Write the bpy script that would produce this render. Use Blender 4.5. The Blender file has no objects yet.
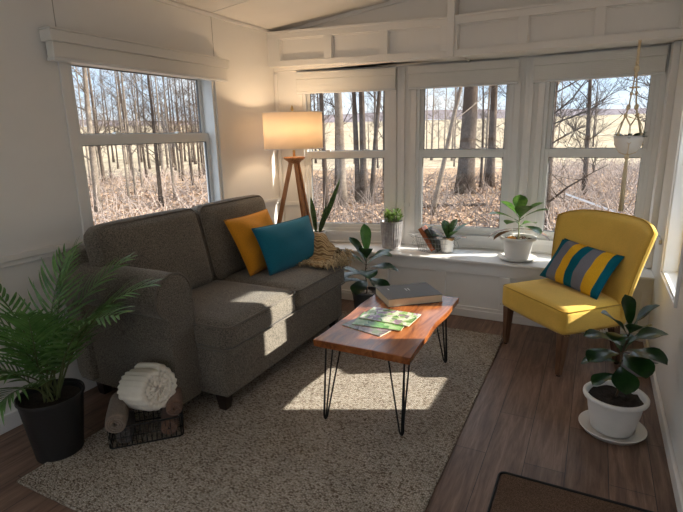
import bpy, bmesh, math, random
from mathutils import Vector, Matrix
PI = math.pi
random.seed(7)
scene = bpy.context.scene
col = scene.collection
# ------------------------------------------------------------------ camera
cam_d = bpy.data.cameras.new('camera'); cam = bpy.data.objects.new('camera', cam_d); col.objects.link(cam)
F, PITCH, ROLL, YAW = 495.0, math.radians(13.82), math.radians(-1.27), math.radians(27.08)
cam_d.sensor_width = 36.0; cam_d.lens = F * 36.0 / 683.0; cam_d.clip_end = 2000; cam_d.clip_start = 0.05
_cy, _sy = math.cos(YAW), math.sin(YAW)
def _rz(v): return Vector((v[0]*_cy - v[1]*_sy, v[0]*_sy + v[1]*_cy, v[2]))
_fw = Vector((0, math.cos(PITCH), -math.sin(PITCH))); _up = Vector((0, math.sin(PITCH), math.cos(PITCH))); _ri = Vector((1, 0, 0))
_c, _s = math.cos(ROLL), math.sin(ROLL)
RI = _rz(_c*_ri + _s*_up); UP = _rz(-_s*_ri + _c*_up); FW = _rz(_fw)
cam.matrix_world = Matrix(((RI.x, UP.x, -FW.x, 0), (RI.y, UP.y, -FW.y, 0), (RI.z, UP.z, -FW.z, 1.6), (0, 0, 0, 1)))
scene.camera = cam

# ------------------------------------------------------------------ materials
def srgb(r, g, b):
    f = lambda c: (c/255/12.92) if c/255 <= .04045 else ((c/255+.055)/1.055)**2.4
    return (f(r), f(g), f(b), 1)
class N:
    def __init__(s, name):
        s.m = bpy.data.materials.new(name); s.m.use_nodes = True; s.t = s.m.node_tree; s.n = s.t.nodes
        s.b = s.n['Principled BSDF']; s.out = s.n['Material Output']
        s.tc = s.n.new('ShaderNodeTexCoord')
    def add(s, typ, **kw):
        n = s.n.new(typ)
        for k, v in kw.items():
            if k in n.inputs.keys(): n.inputs[k].default_value = v
            else: setattr(n, k, v)
        return n
    def link(s, a, b): s.t.links.new(a, b)
    def mapping(s, scale=(1, 1, 1), rot=(0, 0, 0), coord='Object'):
        m = s.n.new('ShaderNodeMapping'); m.inputs['Scale'].default_value = scale; m.inputs['Rotation'].default_value = rot
        s.link(s.tc.outputs[coord], m.inputs['Vector']); return m
    def noise(s, scale, detail=4, rough=.6, vec=None, dist=0):
        n = s.n.new('ShaderNodeTexNoise'); n.inputs['Scale'].default_value = scale; n.inputs['Detail'].default_value = detail
        n.inputs['Roughness'].default_value = rough; n.inputs['Distortion'].default_value = dist
        s.link(vec if vec is not None else s.tc.outputs['Object'], n.inputs['Vector']); return n
    def ramp(s, fac, stops):
        r = s.n.new('ShaderNodeValToRGB'); e = r.color_ramp.elements
        while len(e) < len(stops): e.new(.5)
        for el, (p, c) in zip(e, stops): el.position = p; el.color = c
        s.link(fac, r.inputs['Fac']); return r
    def mix(s, a, b, fac, mode='MIX'):
        m = s.n.new('ShaderNodeMix'); m.data_type = 'RGBA'; m.blend_type = mode
        for v, i in ((fac, 0), (a, 6), (b, 7)):
            if hasattr(v, 'is_output'): s.link(v, m.inputs[i])
            else: m.inputs[i].default_value = v
        return m.outputs[2]
    def bump(s, h, strength=.3, dist=.002):
        b = s.n.new('ShaderNodeBump'); b.inputs['Strength'].default_value = strength; b.inputs['Distance'].default_value = dist
        s.link(h, b.inputs['Height']); s.link(b.outputs[0], s.b.inputs['Normal']); return b
    def base(s, c, rough=.6, metal=0, spec=None):
        if hasattr(c, 'is_output'): s.link(c, s.b.inputs['Base Color'])
        else: s.b.inputs['Base Color'].default_value = c
        s.b.inputs['Roughness'].default_value = rough; s.b.inputs['Metallic'].default_value = metal
        if spec is not None: s.b.inputs['Specular IOR Level'].default_value = spec
        return s
def plain(name, c, rough=.6, metal=0, var=.06, nscale=8, bump=0, bscale=60, spec=None):
    k = N(name); n = k.noise(nscale)
    d = tuple(max(0, x*(1-var)) for x in c[:3])+(1,); l = tuple(min(1, x*(1+var)) for x in c[:3])+(1,)
    r = k.ramp(n.outputs['Fac'], [(.3, d), (.7, l)]); k.base(r.outputs[0], rough, metal, spec)
    if bump: k.bump(k.noise(bscale, 2).outputs['Fac'], bump, .003)
    return k.m
def fabric(name, c, scale=900, var=.35, bump=.5, heather=None, rough=.95):
    k = N(name)
    n = k.noise(scale*.35, 3, .7); n2 = k.noise(6, 2)
    d = tuple(x*(1-var) for x in c[:3])+(1,); l = tuple(min(1, x*(1+var)) for x in c[:3])+(1,)
    r = k.ramp(n.outputs['Fac'], [(.35, heather or d), (.65, l)])
    r2 = k.ramp(n2.outputs['Fac'], [(.3, (.9, .9, .9, 1)), (.7, (1, 1, 1, 1))])
    k.base(k.mix(r.outputs[0], r2.outputs[0], 1.0, 'MULTIPLY'), rough, 0, .15)
    w = k.add('ShaderNodeTexWave', Scale=scale*.25, Distortion=1.5); k.link(k.tc.outputs['Object'], w.inputs['Vector'])
    k.bump(n.outputs['Fac'], bump, .0015)
    k.b.inputs['Sheen Weight'].default_value = .15; k.b.inputs['Sheen Roughness'].default_value = .6
    return k.m
M = {}
M['wall'] = plain('white_panel_paint', (.82, .80, .765, 1), .55, var=.02, nscale=3, bump=.05, bscale=300)
M['ceiling'] = plain('ceiling_paint', (.84, .81, .77, 1), .7, var=.02, nscale=3, bump=.1, bscale=200)
M['trim'] = plain('white_trim_paint', (.82, .80, .77, 1), .4, var=.02, nscale=5)
M['vinyl'] = plain('white_vinyl', (.80, .80, .78, 1), .35, var=.02, nscale=5)
M['sill'] = plain('sill_paint', (.82, .81, .79, 1), .35, var=.02, nscale=5)
M['seam'] = plain('panel_seam', (.36, .34, .31, 1), .6)
M['gasket'] = plain('grey_gasket', (.12, .12, .12, 1), .6)
M['siding'] = plain('outer_siding', (.5, .5, .48, 1), .7)
M['shingle'] = plain('roof_shingle', (.12, .11, .1, 1), .9, var=.3, nscale=40)
def shade_mat(name, c, ns=55):
    k = N(name); w = k.add('ShaderNodeTexWave', Scale=ns); w.bands_direction = 'Z'
    k.link(k.tc.outputs['Object'], w.inputs['Vector'])
    k.base(c, .8, 0, .1); k.bump(w.outputs['Fac'], .35, .004)
    tr = k.add('ShaderNodeBsdfTranslucent', Color=c); mx = k.add('ShaderNodeMixShader'); mx.inputs[0].default_value = .10
    k.link(k.b.outputs[0], mx.inputs[1]); k.link(tr.outputs[0], mx.inputs[2]); k.link(mx.outputs[0], k.out.inputs['Surface']); return k.m
M['cell'] = shade_mat('pleated_shade_fabric', (.88, .86, .81, 1))
M['linen'] = shade_mat('linen_shade_fabric', (.88, .86, .81, 1), 22)
# floor planks: rows run along Y
def floor_mat():
    k = N('vinyl_plank_floor')
    mp = k.mapping(rot=(0, 0, PI/2))
    br = k.add('ShaderNodeTexBrick', Scale=1.0); br.offset = .37
    br.inputs['Brick Width'].default_value = 1.15; br.inputs['Row Height'].default_value = .185
    br.inputs['Mortar Size'].default_value = .0018; br.inputs['Mortar Smooth'].default_value = .2
    br.inputs['Color1'].default_value = (0, 0, 0, 1); br.inputs['Color2'].default_value = (1, 1, 1, 1)
    br.inputs['Mortar'].default_value = (.5, .5, .5, 1)
    k.link(mp.outputs[0], br.inputs['Vector'])
    g = k.mapping((9, .8, 1)); n = k.noise(3.2, 6, .65, g.outputs[0], .6)
    g2 = k.mapping((40, 2, 1)); n2 = k.noise(4, 5, .7, g2.outputs[0])
    r = k.ramp(n.outputs['Fac'], [(.28, srgb(88, 66, 54)), (.5, srgb(122, 97, 82)), (.72, srgb(148, 122, 106))])
    r2 = k.ramp(n2.outputs['Fac'], [(.35, (.78, .78, .78, 1)), (.65, (1.05, 1.05, 1.05, 1))])
    c1 = k.mix(r.outputs[0], r2.outputs[0], 1.0, 'MULTIPLY')
    v = k.ramp(br.outputs['Color'], [(0, (.82, .81, .80, 1)), (1, (1.12, 1.12, 1.12, 1))])
    c2 = k.mix(c1, v.outputs[0], 1.0, 'MULTIPLY')
    c3 = k.mix(c2, (.03, .022, .018, 1), br.outputs['Fac'])
    k.base(c3, .42, 0, .4)
    inv = k.add('ShaderNodeInvert'); k.link(br.outputs['Fac'], inv.inputs['Color'])
    k.bump(inv.outputs[0], .4, .002)
    return k.m
M['floor'] = floor_mat()
def rug_mat(name, dark, mid, light, scale=70, bd=.012):
    k = N(name)
    mp = k.mapping((1, 1.6, 1))
    v = k.add('ShaderNodeTexVoronoi', Scale=scale); v.inputs['Randomness'].default_value = .55
    k.link(mp.outputs[0], v.inputs['Vector'])
    sep = k.add('ShaderNodeSeparateColor'); k.link(v.outputs['Color'], sep.inputs[0])
    r = k.ramp(sep.outputs[0], [(.0, dark), (.3, mid), (.9, light)])
    edge = k.ramp(v.outputs['Distance'], [(.25, (1, 1, 1, 1)), (.75, (.42, .40, .38, 1))])
    n = k.noise(5, 3); r3 = k.ramp(n.outputs['Fac'], [(.3, (.88, .88, .88, 1)), (.7, (1.05, 1.05, 1.05, 1))])
    c = k.mix(r.outputs[0], edge.outputs[0], 1.0, 'MULTIPLY'); c = k.mix(c, r3.outputs[0], 1.0, 'MULTIPLY')
    k.base(c, .97, 0, .05)
    inv = k.add('ShaderNodeInvert'); k.link(v.outputs['Distance'], inv.inputs['Color'])
    k.bump(inv.outputs[0], .8, bd); return k.m
M['rug'] = rug_mat('braided_wool_rug', srgb(124, 108, 92), srgb(186, 174, 158), srgb(218, 208, 194), 100)
M['mat'] = rug_mat('door_mat_pile', srgb(98, 78, 64), srgb(122, 100, 84), srgb(136, 114, 98), 260, .003)
M['matedge'] = plain('black_mat_border', (.01, .01, .01, 1), .7)
M['sofa'] = fabric('grey_brown_tweed', srgb(124, 116, 104), 420, .30, .7, heather=srgb(68, 63, 56))
M['sofapipe'] = fabric('tweed_piping', srgb(112, 104, 94), 700, .25, .4)
M['espresso'] = plain('espresso_wood', (.018, .010, .008, 1), .35, var=.3)
M['mustard'] = fabric('mustard_cloth', srgb(216, 146, 32), 500, .12, .5)
M['teal'] = fabric('teal_cloth', srgb(20, 112, 136), 500, .12, .5)
M['yellow'] = fabric('yellow_upholstery', srgb(226, 184, 82), 700, .10, .35)
M['yellowpipe'] = fabric('yellow_piping', srgb(190, 148, 44), 700, .10, .3)
def wood(name, a, b, c, scale=(1, 8, 8), rough=.35, spec=.5):
    k = N(name); g = k.mapping(scale); n = k.noise(3, 6, .6, g.outputs[0], 1.2)
    r = k.ramp(n.outputs['Fac'], [(.3, a), (.5, b), (.72, c)]); k.base(r.outputs[0], rough, 0, spec)
    k.bump(n.outputs['Fac'], .08, .002); return k.m
M['table'] = wood('walnut_slab', srgb(98, 50, 26), srgb(150, 86, 44), srgb(182, 114, 62), (7, 1, 7), .22)
M['lampwood'] = wood('honey_wood', srgb(136, 84, 48), srgb(178, 120, 74), srgb(200, 144, 96), (10, 10, 1), .4)
M['legwood'] = wood('grey_oak', srgb(66, 44, 32), srgb(104, 74, 54), srgb(128, 96, 74), (10, 10, 1), .5)
M['blackmetal'] = plain('black_metal', (.012, .012, .012, 1), .4, .6)
M['blackwire'] = plain('black_wire', (.01, .01, .01, 1), .5, .3)
M['brass'] = plain('brass', (.6, .42, .18, 1), .3, 1)
M['nail'] = plain('brass_nail', (.35, .24, .10, 1), .4, .9)
M['greywire'] = plain('grey_wire', (.35, .35, .35, 1), .4, .8)
M['whitepot'] = plain('white_glazed_pot', (.82, .80, .76, 1), .35, var=.03)
M['blackpot'] = plain('black_plastic_pot', (.014, .014, .015, 1), .42, var=.1)
M['greypot'] = plain('dark_grey_pot', (.05, .055, .055, 1), .5, var=.1)
M['soil'] = plain('dark_soil', (.022, .014, .009, 1), .95, var=.7, nscale=120, bump=1, bscale=180)
M['bark'] = plain('potting_bark', (.07, .035, .018, 1), .9, var=.7, nscale=90, bump=1, bscale=120)
def leafm(name, a, b, rough=.35, scale=14, vein=None):
    k = N(name); n = k.noise(scale, 3); r = k.ramp(n.outputs['Fac'], [(.3, a), (.7, b)])
    k.base(r.outputs[0], rough, 0, .5); k.b.inputs['Subsurface Weight'].default_value = 0
    tr = k.add('ShaderNodeBsdfTranslucent'); k.link(r.outputs[0], tr.inputs['Color'])
    mx = k.add('ShaderNodeMixShader'); mx.inputs[0].default_value = .22
    k.link(k.b.outputs[0], mx.inputs[1]); k.link(tr.outputs[0], mx.inputs[2]); k.link(mx.outputs[0], k.out.inputs['Surface'])
    return k.m
M['figleaf'] = leafm('fig_leaf', srgb(20, 44, 22), srgb(46, 82, 38), .28)
M['figleaf_lit'] = leafm('sunlit_fig_leaf', srgb(44, 96, 32), srgb(92, 146, 58), .3)  # brighter copy of the fig green, sunlight painted into the leaf colour
M['palmleaf'] = leafm('palm_leaf', srgb(58, 98, 44), srgb(112, 150, 80), .4)
M['jade'] = leafm('jade_leaf', srgb(62, 100, 40), srgb(140, 164, 84), .35)
M['snake'] = leafm('snake_leaf', srgb(28, 56, 26), srgb(92, 126, 68), .4, 60)
M['rubber'] = leafm('variegated_leaf', srgb(34, 84, 26), srgb(110, 150, 62), .3, 20)
M['maroon'] = leafm('maroon_leaf', srgb(84, 60, 34), srgb(150, 112, 70), .35, 20)
M['stem'] = plain('plant_stem', (.10, .12, .04, 1), .6, var=.3)
M['woodstem'] = plain('woody_stem', (.10, .06, .035, 1), .8, var=.3)
M['palestem'] = plain('pale_stem', (.35, .38, .2, 1), .6, var=.2)
M['rope'] = fabric('cotton_cord', srgb(226, 208, 174), 900, .15, .6)
M['whitetowel'] = fabric('cream_plush', srgb(244, 236, 220), 400, .04, .5)
M['browntowel'] = fabric('brown_fleece', srgb(112, 86, 72), 400, .2, .8)
M['greytowel'] = fabric('grey_brown_fleece', srgb(124, 110, 98), 400, .2, .8)
M['darktowel'] = fabric('charcoal_fleece', srgb(88, 82, 80), 400, .3, .8)
M['paper'] = plain('page_edges', (.70, .60, .42, 1), .8, var=.06)
M['bookgrey'] = plain('grey_book_cloth', (.115, .11, .105, 1), .6, var=.08, nscale=200)
M['bookstamp'] = plain('pale_stamping', (.55, .55, .52, 1), .5)
M['copperbook'] = plain('copper_book', (.42, .13, .05, 1), .35, .5, var=.3, nscale=30)
M['darkbook'] = plain('dark_olive_book', (.05, .05, .03, 1), .6, var=.3, nscale=30)
def galv():
    k = N('galvanised_pail'); n = k.noise(30, 3); r = k.ramp(n.outputs['Fac'], [(.3, (.30, .28, .28, 1)), (.7, (.48, .46, .45, 1))])
    k.base(r.outputs[0], .45, .6); return k.m
M['galv'] = galv()
def magazine(name, cols, scale):
    k = N(name); v = k.add('ShaderNodeTexVoronoi', Scale=scale); k.link(k.tc.outputs['Object'], v.inputs['Vector'])
    n = k.noise(14, 4); m = k.mix(v.outputs['Color'], n.outputs['Color'], .6)
    sep = k.add('ShaderNodeSeparateColor'); k.link(m, sep.inputs[0])
    st = [(.25+.5*i/(len(cols)-1), c) for i, c in enumerate(cols)]
    r = k.ramp(sep.outputs[0], st); k.base(r.outputs[0], .25, 0, .5); return k.m
M['mag1'] = magazine('garden_cover', [srgb(60, 96, 48), srgb(140, 170, 100), srgb(210, 210, 190), srgb(150, 110, 140), srgb(90, 130, 70)], 28)
M['mag2'] = magazine('green_cover', [srgb(40, 80, 40), srgb(110, 160, 80), srgb(170, 190, 140)], 20)
M['mag3'] = magazine('dark_cover', [srgb(50, 44, 40), srgb(140, 120, 120), srgb(90, 110, 70)], 24)
def glass():
    k = N('window_glass'); t = k.add('ShaderNodeBsdfTransparent'); g = k.add('ShaderNodeBsdfGlossy', Roughness=0.0)
    fr = k.add('ShaderNodeFresnel', IOR=1.5); mx = k.add('ShaderNodeMixShader')
    t.inputs['Color'].default_value = (.93, .95, .95, 1)
    k.link(fr.outputs[0], mx.inputs[0]); k.link(t.outputs[0], mx.inputs[1]); k.link(g.outputs[0], mx.inputs[2])
    k.link(mx.outputs[0], k.out.inputs['Surface']); return k.m
M['glass'] = glass()
def plastic():
    k = N('clear_plastic'); t = k.add('ShaderNodeBsdfTransparent'); mx = k.add('ShaderNodeMixShader'); mx.inputs[0].default_value = .45
    k.base((.7, .72, .74, 1), .2); k.link(t.outputs[0], mx.inputs[1]); k.link(k.b.outputs[0], mx.inputs[2]); k.link(mx.outputs[0], k.out.inputs['Surface']); return k.m
M['plastic'] = plastic()
def lampshade():
    k = N('lamp_shade_linen'); k.base((.85, .80, .72, 1), .9, 0, .1)
    tr = k.add('ShaderNodeBsdfTranslucent', Color=(.85, .74, .60, 1)); mx = k.add('ShaderNodeMixShader'); mx.inputs[0].default_value = .55
    w = k.noise(260, 2); k.bump(w.outputs['Fac'], .15, .001)
    k.link(k.b.outputs[0], mx.inputs[1]); k.link(tr.outputs[0], mx.inputs[2]); k.link(mx.outputs[0], k.out.inputs['Surface']); return k.m
M['lampshade'] = lampshade()
def emit(name, c, s):
    k = N(name); e = k.add('ShaderNodeEmission', Color=c, Strength=s); k.link(e.outputs[0], k.out.inputs['Surface']); return k.m
M['bulb'] = emit('warm_bulb', (1, .72, .45, 1), 30)
def throw_mat():
    k = N('striped_throw_knit'); w = k.add('ShaderNodeTexWave', Scale=9, Distortion=2.5, Detail=3); w.bands_direction = 'Y'
    k.link(k.tc.outputs['Object'], w.inputs['Vector'])
    r = k.ramp(w.outputs['Fac'], [(.1, srgb(128, 104, 76)), (.35, srgb(190, 164, 122)), (.7, srgb(214, 192, 152)), (.95, srgb(160, 132, 94))])
    n = k.noise(160, 3); r2 = k.ramp(n.outputs['Fac'], [(.3, (.7, .7, .7, 1)), (.7, (1.1, 1.1, 1.1, 1))])
    k.base(k.mix(r.outputs[0], r2.outputs[0], 1.0, 'MULTIPLY'), .95, 0, .1); k.bump(n.outputs['Fac'], 1, .006); return k.m
M['throw'] = throw_mat()
M['fringe'] = fabric('cream_fringe', srgb(206, 184, 146), 300, .3, .8)
def stripe_mat():
    k = N('striped_pillow_cloth'); sp = k.add('ShaderNodeSeparateXYZ'); k.link(k.tc.outputs['Object'], sp.inputs[0])
    ma = k.add('ShaderNodeMath', operation='MULTIPLY_ADD'); ma.inputs[1].default_value = 1/.50; ma.inputs[2].default_value = .5
    k.link(sp.outputs[0], ma.inputs[0])
    G, Y_, T = srgb(122, 122, 130), srgb(232, 176, 44), srgb(16, 96, 112)
    st = [(0, T), (.085, G), (.27, Y_), (.43, T), (.58, G), (.76, Y_), (.93, T)]
    r = k.ramp(ma.outputs[0], st); r.color_ramp.interpolation = 'CONSTANT'
    n = k.noise(200, 2); r2 = k.ramp(n.outputs['Fac'], [(.3, (.85, .85, .85, 1)), (.7, (1.05, 1.05, 1.05, 1))])
    k.base(k.mix(r.outputs[0], r2.outputs[0], 1.0, 'MULTIPLY'), .95, 0, .1); k.bump(n.outputs['Fac'], .4, .002); return k.m
M['stripe'] = stripe_mat()
def ground_mat(name, st, sc=1.5):
    k = N(name); n = k.noise(sc, 8, .75); n2 = k.noise(sc*14, 5, .8)
    r = k.ramp(n.outputs['Fac'], st); r2 = k.ramp(n2.outputs['Fac'], [(.35, (.55, .5, .5, 1)), (.65, (1.25, 1.2, 1.15, 1))])
    k.base(k.mix(r.outputs[0], r2.outputs[0], 1.0, 'MULTIPLY'), 1, 0, 0); k.bump(n2.outputs['Fac'], 1, .05); return k.m
M['ground'] = ground_mat('leafy_ground', [(.3, srgb(112, 90, 74)), (.5, srgb(158, 134, 110)), (.7, srgb(186, 162, 134))])
M['field'] = ground_mat('dry_grass_field', [(.3, srgb(140, 128, 108)), (.5, srgb(158, 146, 124)), (.7, srgb(174, 163, 142))], .08)
M['hill'] = ground_mat('far_wooded_hill', [(.3, srgb(106, 100, 104)), (.6, srgb(126, 118, 120))], .05)
M['treebark'] = ground_mat('tree_bark', [(.3, srgb(66, 58, 54)), (.55, srgb(98, 88, 80)), (.75, srgb(130, 118, 108))], 3)
M['palebark'] = ground_mat('pale_tree_bark', [(.3, srgb(112, 102, 94)), (.55, srgb(146, 136, 124)), (.75, srgb(178, 168, 156))], 3)
M['twig'] = plain('dry_twigs', srgb(112, 98, 90), .9, var=.4, nscale=2)
M['twigpale'] = plain('pale_dry_twigs', srgb(142, 126, 116), .9, var=.4, nscale=2)
M['litter'] = plain('dry_leaves', srgb(160, 130, 106), .9, var=.5, nscale=14)
M['pvc'] = plain('weathered_plank', (.6, .6, .62, 1), .6)

# ------------------------------------------------------------------ object helpers
def tag(o, label=None, cat=None, group=None, kind=None):
    if label: o['label'] = label
    if cat: o['category'] = cat
    if group: o['group'] = group
    if kind: o['kind'] = kind
    return o
def empty(name, loc=(0, 0, 0), rz=0, parent=None):
    o = bpy.data.objects.new(name, None); o.empty_display_size = .05; col.objects.link(o); o.location = loc; o.rotation_euler = (0, 0, rz)
    if parent: o.parent = parent
    return o
def obj(name, bm, mat, parent=None, smooth=False, bevel=0, sub=0, loc=None):
    me = bpy.data.meshes.new(name); bmesh.ops.recalc_face_normals(bm, faces=bm.faces); bm.to_mesh(me); bm.free()
    for m in (mat if isinstance(mat, (list, tuple)) else [mat]): me.materials.append(m)
    if smooth: me.polygons.foreach_set('use_smooth', [True]*len(me.polygons))
    o = bpy.data.objects.new(name, me); col.objects.link(o)
    if parent: o.parent = parent
    if loc is not None: o.location = loc
    if bevel:
        b = o.modifiers.new('bevel', 'BEVEL'); b.width = bevel; b.segments = 2; b.limit_method = 'ANGLE'; b.angle_limit = math.radians(40)
    if sub:
        s = o.modifiers.new('sub', 'SUBSURF'); s.levels = sub; s.render_levels = sub
    return o
def B(): return bmesh.new()
def box(bm, x0, x1, y0, y1, z0, z1, mtx=None, mi=0):
    vs = [bm.verts.new(Vector(p) if mtx is None else mtx @ Vector(p)) for p in
          ((x0, y0, z0), (x1, y0, z0), (x1, y1, z0), (x0, y1, z0), (x0, y0, z1), (x1, y0, z1), (x1, y1, z1), (x0, y1, z1))]
    for f in ((0, 3, 2, 1), (4, 5, 6, 7), (0, 1, 5, 4), (1, 2, 6, 5), (2, 3, 7, 6), (3, 0, 4, 7)):
        fc = bm.faces.new([vs[i] for i in f]); fc.material_index = mi
    return vs
def prism(bm, poly, z0, z1):
    a = [bm.verts.new((x, y, z0)) for x, y in poly]; b = [bm.verts.new((x, y, z1)) for x, y in poly]
    bm.faces.new(a[::-1]); bm.faces.new(b); n = len(poly)
    for i in range(n): bm.faces.new((a[i], a[(i+1) % n], b[(i+1) % n], b[i]))
def lathe(bm, prof, seg=32, c=(0, 0, 0), rib=None, mi=0, capb=True, capt=False):
    rings = []
    for r, z in prof:
        ring = []
        for i in range(seg):
            a = 2*PI*i/seg; rr = r*(rib(a, z) if rib else 1)
            ring.append(bm.verts.new((c[0]+rr*math.cos(a), c[1]+rr*math.sin(a), c[2]+z)))
        rings.append(ring)
    for a, b in zip(rings, rings[1:]):
        for i in range(seg):
            f = bm.faces.new((a[i], a[(i+1) % seg], b[(i+1) % seg], b[i])); f.material_index = mi
    if capb: bm.faces.new(rings[0][::-1])
    if capt: bm.faces.new(rings[-1])
def frames(pts):
    """parallel-transport frames along a path"""
    out = []; prev = None
    for i, p in enumerate(pts):
        t = (pts[min(i+1, len(pts)-1)] - pts[max(i-1, 0)])
        t = t.normalized() if t.length > 1e-9 else Vector((0, 0, 1))
        if prev is None:
            u = t.orthogonal().normalized()
        else:
            u = prev - t*prev.dot(t)
            u = u.normalized() if u.length > 1e-6 else t.orthogonal().normalized()
        prev = u; out.append((t, u, t.cross(u)))
    return out
def tube(bm, pts, r, seg=8, closed=False, mi=0, caps=True):
    pts = [Vector(p) for p in pts]; fr = frames(pts); n = len(pts)
    rs = r if isinstance(r, (list, tuple)) else [r]*n
    rings = []
    for (t, u, v), p, rr in zip(fr, pts, rs):
        rings.append([bm.verts.new(p + (u*math.cos(2*PI*k/seg) + v*math.sin(2*PI*k/seg))*rr) for k in range(seg)])
    pr = list(zip(rings, rings[1:]))
    if closed: pr.append((rings[-1], rings[0]))
    for a, b in pr:
        for k in range(seg):
            f = bm.faces.new((a[k], a[(k+1) % seg], b[(k+1) % seg], b[k])); f.material_index = mi
    if not closed and caps:
        bm.faces.new(rings[0][::-1]); bm.faces.new(rings[-1])
def rbox(bm, sx, sy, sz, r, n=10, bulge=(0, 0, 0), mtx=None):
    """soft rounded cushion, centred, with bulging faces (bulge per axis)"""
    hx, hy, hz = sx/2, sy/2, sz/2; vm = {}
    def vert(p):
        k = tuple(round(c, 5) for c in p)
        if k in vm: return vm[k]
        q = Vector((p[0]*hx, p[1]*hy, p[2]*hz)); inn = Vector((max(-hx+r, min(hx-r, q.x)), max(-hy+r, min(hy-r, q.y)), max(-hz+r, min(hz-r, q.z))))
        d = q - inn
        if d.length > 1e-9: q = inn + d.normalized()*r
        fx = (1-p[1]**2)*(1-p[2]**2); fy = (1-p[0]**2)*(1-p[2]**2); fz = (1-p[0]**2)*(1-p[1]**2)
        q.x += bulge[0]*p[0]*abs(fx)**.6; q.y += bulge[1]*p[1]*abs(fy)**.6; q.z += bulge[2]*p[2]*abs(fz)**.6
        v = bm.verts.new(mtx @ q if mtx else q); vm[k] = v; return v
    def warp(t): return math.copysign(abs(t)**.75, t)
    g = [warp(-1+2*i/n) for i in range(n+1)]
    for ax in range(3):
        for s in (-1, 1):
            for i in range(n):
                for j in range(n):
                    q = []
                    for a, b in ((i, j), (i+1, j), (i+1, j+1), (i, j+1)):
                        p = [0, 0, 0]; p[ax] = s; p[(ax+1) % 3] = g[a]; p[(ax+2) % 3] = g[b]; q.append(vert(p))
                    try: bm.faces.new(q)
                    except ValueError: pass
def pillow(bm, w, h, t, n=22, pinch=.035, mtx=None, wr=0.0, seed=0):
    """scatter cushion lying in XY, thickness in Z, pulled-out corners"""
    rnd = random.Random(seed); ph = [rnd.uniform(0, 6) for _ in range(6)]
    top, bot = {}, {}
    for i in range(n+1):
        for j in range(n+1):
            u, v = -1+2*i/n, -1+2*j/n
            x = u*w/2*(1-pinch*(1-v*v)*1.5); y = v*h/2*(1-pinch*(1-u*u)*1.5)
            e = max(0, (1-u**4)*(1-v**4))**.55*(.55+.45*(1-u*u)*(1-v*v))
            z = t/2*e + wr*e*(math.sin(5*u+3*v+ph[0])+math.sin(9*v-4*u+ph[1])*.6)
            z2 = t/2*e
            edge = i in (0, n) or j in (0, n)
            a = bm.verts.new(mtx @ Vector((x, y, z)) if mtx else (x, y, z)); top[i, j] = a
            bot[i, j] = a if edge else bm.verts.new(mtx @ Vector((x, y, -z2)) if mtx else (x, y, -z2))
    for i in range(n):
        for j in range(n):
            bm.faces.new((top[i, j], top[i+1, j], top[i+1, j+1], top[i, j+1]))
            bm.faces.new((bot[i, j], bot[i, j+1], bot[i+1, j+1], bot[i+1, j]))
def leaf(bm, base, direction, up, length, width, bend=.3, fold=.15, shape='ob', n=8, mi=0, ripple=0, th=0):
    """a curved leaf blade: bends away from 'up', folded along the midrib"""
    d = Vector(direction).normalized(); u = Vector(up); u = (u - d*u.dot(d))
    u = u.normalized() if u.length > 1e-5 else d.orthogonal().normalized(); s = d.cross(u)
    rows = []; p = Vector(base); ang = 0
    for i in range(n+1):
        t = i/n
        if shape == 'ob': w = (math.sin(PI*min(1, t**1.25*.98+.02)))**.75*(.55+.6*t)
        elif shape == 'el': w = math.sin(PI*(t*.96+.03))**.8
        else: w = min(1, t*5+.25)*(1-t**3)**.8
        w *= width/2
        if i: ang += bend/n; dd = d*math.cos(ang) - u*math.sin(ang); p = p + dd*(length/n)
        else: dd = d
        uu = (u*math.cos(ang) + d*math.sin(ang)); rp = ripple*math.sin(t*9)*w
        row = [bm.verts.new(p + s*w*k + uu*(abs(k)*w*fold + (rp*k if abs(k) == 1 else 0))) for k in (-1, -.5, 0, .5, 1)]
        rows.append(row)
    for a, b in zip(rows, rows[1:]):
        for k in range(4):
            f = bm.faces.new((a[k], a[k+1], b[k+1], b[k])); f.material_index = mi; f.smooth = True
def copy_tree(o, parent=None):
    c = o.copy(); col.objects.link(c)
    if parent: c.parent = parent
    for ch in o.children: copy_tree(ch, c)
    return c
SKY, SUN, SDIR, FILL, EXPO = 1.5, 10, (-1, -.46, -.54), 9, .5
# ------------------------------------------------------------------ the room
XL, XR, YB = -2.863, .463, -2.2            # left wall, right wall, wall behind the camera
FA, FB, FC, FD = (XL, 4.25), (-1.67, 4.57), (-.56, 4.69), (XR, 4.62)   # the facets of the window bay
YG = 4.318
def ceil_z(x): return 2.565 + .107*min(x-XL, XR-x)
XM = (XL+XR)/2
bm = B(); prism(bm, [(XL-.14, YB-.14), (XR+.14, YB-.14), (XR+.14, 4.85), (XL-.14, 4.85)], -.15, 0)
tag(obj('floor', bm, M['floor']), kind='structure')
def wall_seg(name, a, b, holes, h, mat=None, t=.14, z0=0):
    """wall from a to b (interior on the right hand of a->b reversed), local X along, Y outward"""
    a2, b2 = Vector(a+(0,)), Vector(b+(0,)); d = b2-a2; L = d.length; ang = math.atan2(d.y, d.x)
    bm = B(); us = sorted([0, L]+[x for q in holes for x in q[:2]])
    hs = sorted(holes); prev = 0
    for (u0, u1, h0, h1) in hs:
        box(bm, prev, u0, 0, t, z0, h); box(bm, u0, u1, 0, t, z0, h0); box(bm, u0, u1, 0, t, h1, h); prev = u1
    box(bm, prev, L, 0, t, z0, h)
    o = obj(name, bm, M['wall']); o.location = (a[0], a[1], 0); o.rotation_euler.z = ang
    tag(o, kind='structure'); return o, ang, L
wn = [0]
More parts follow.
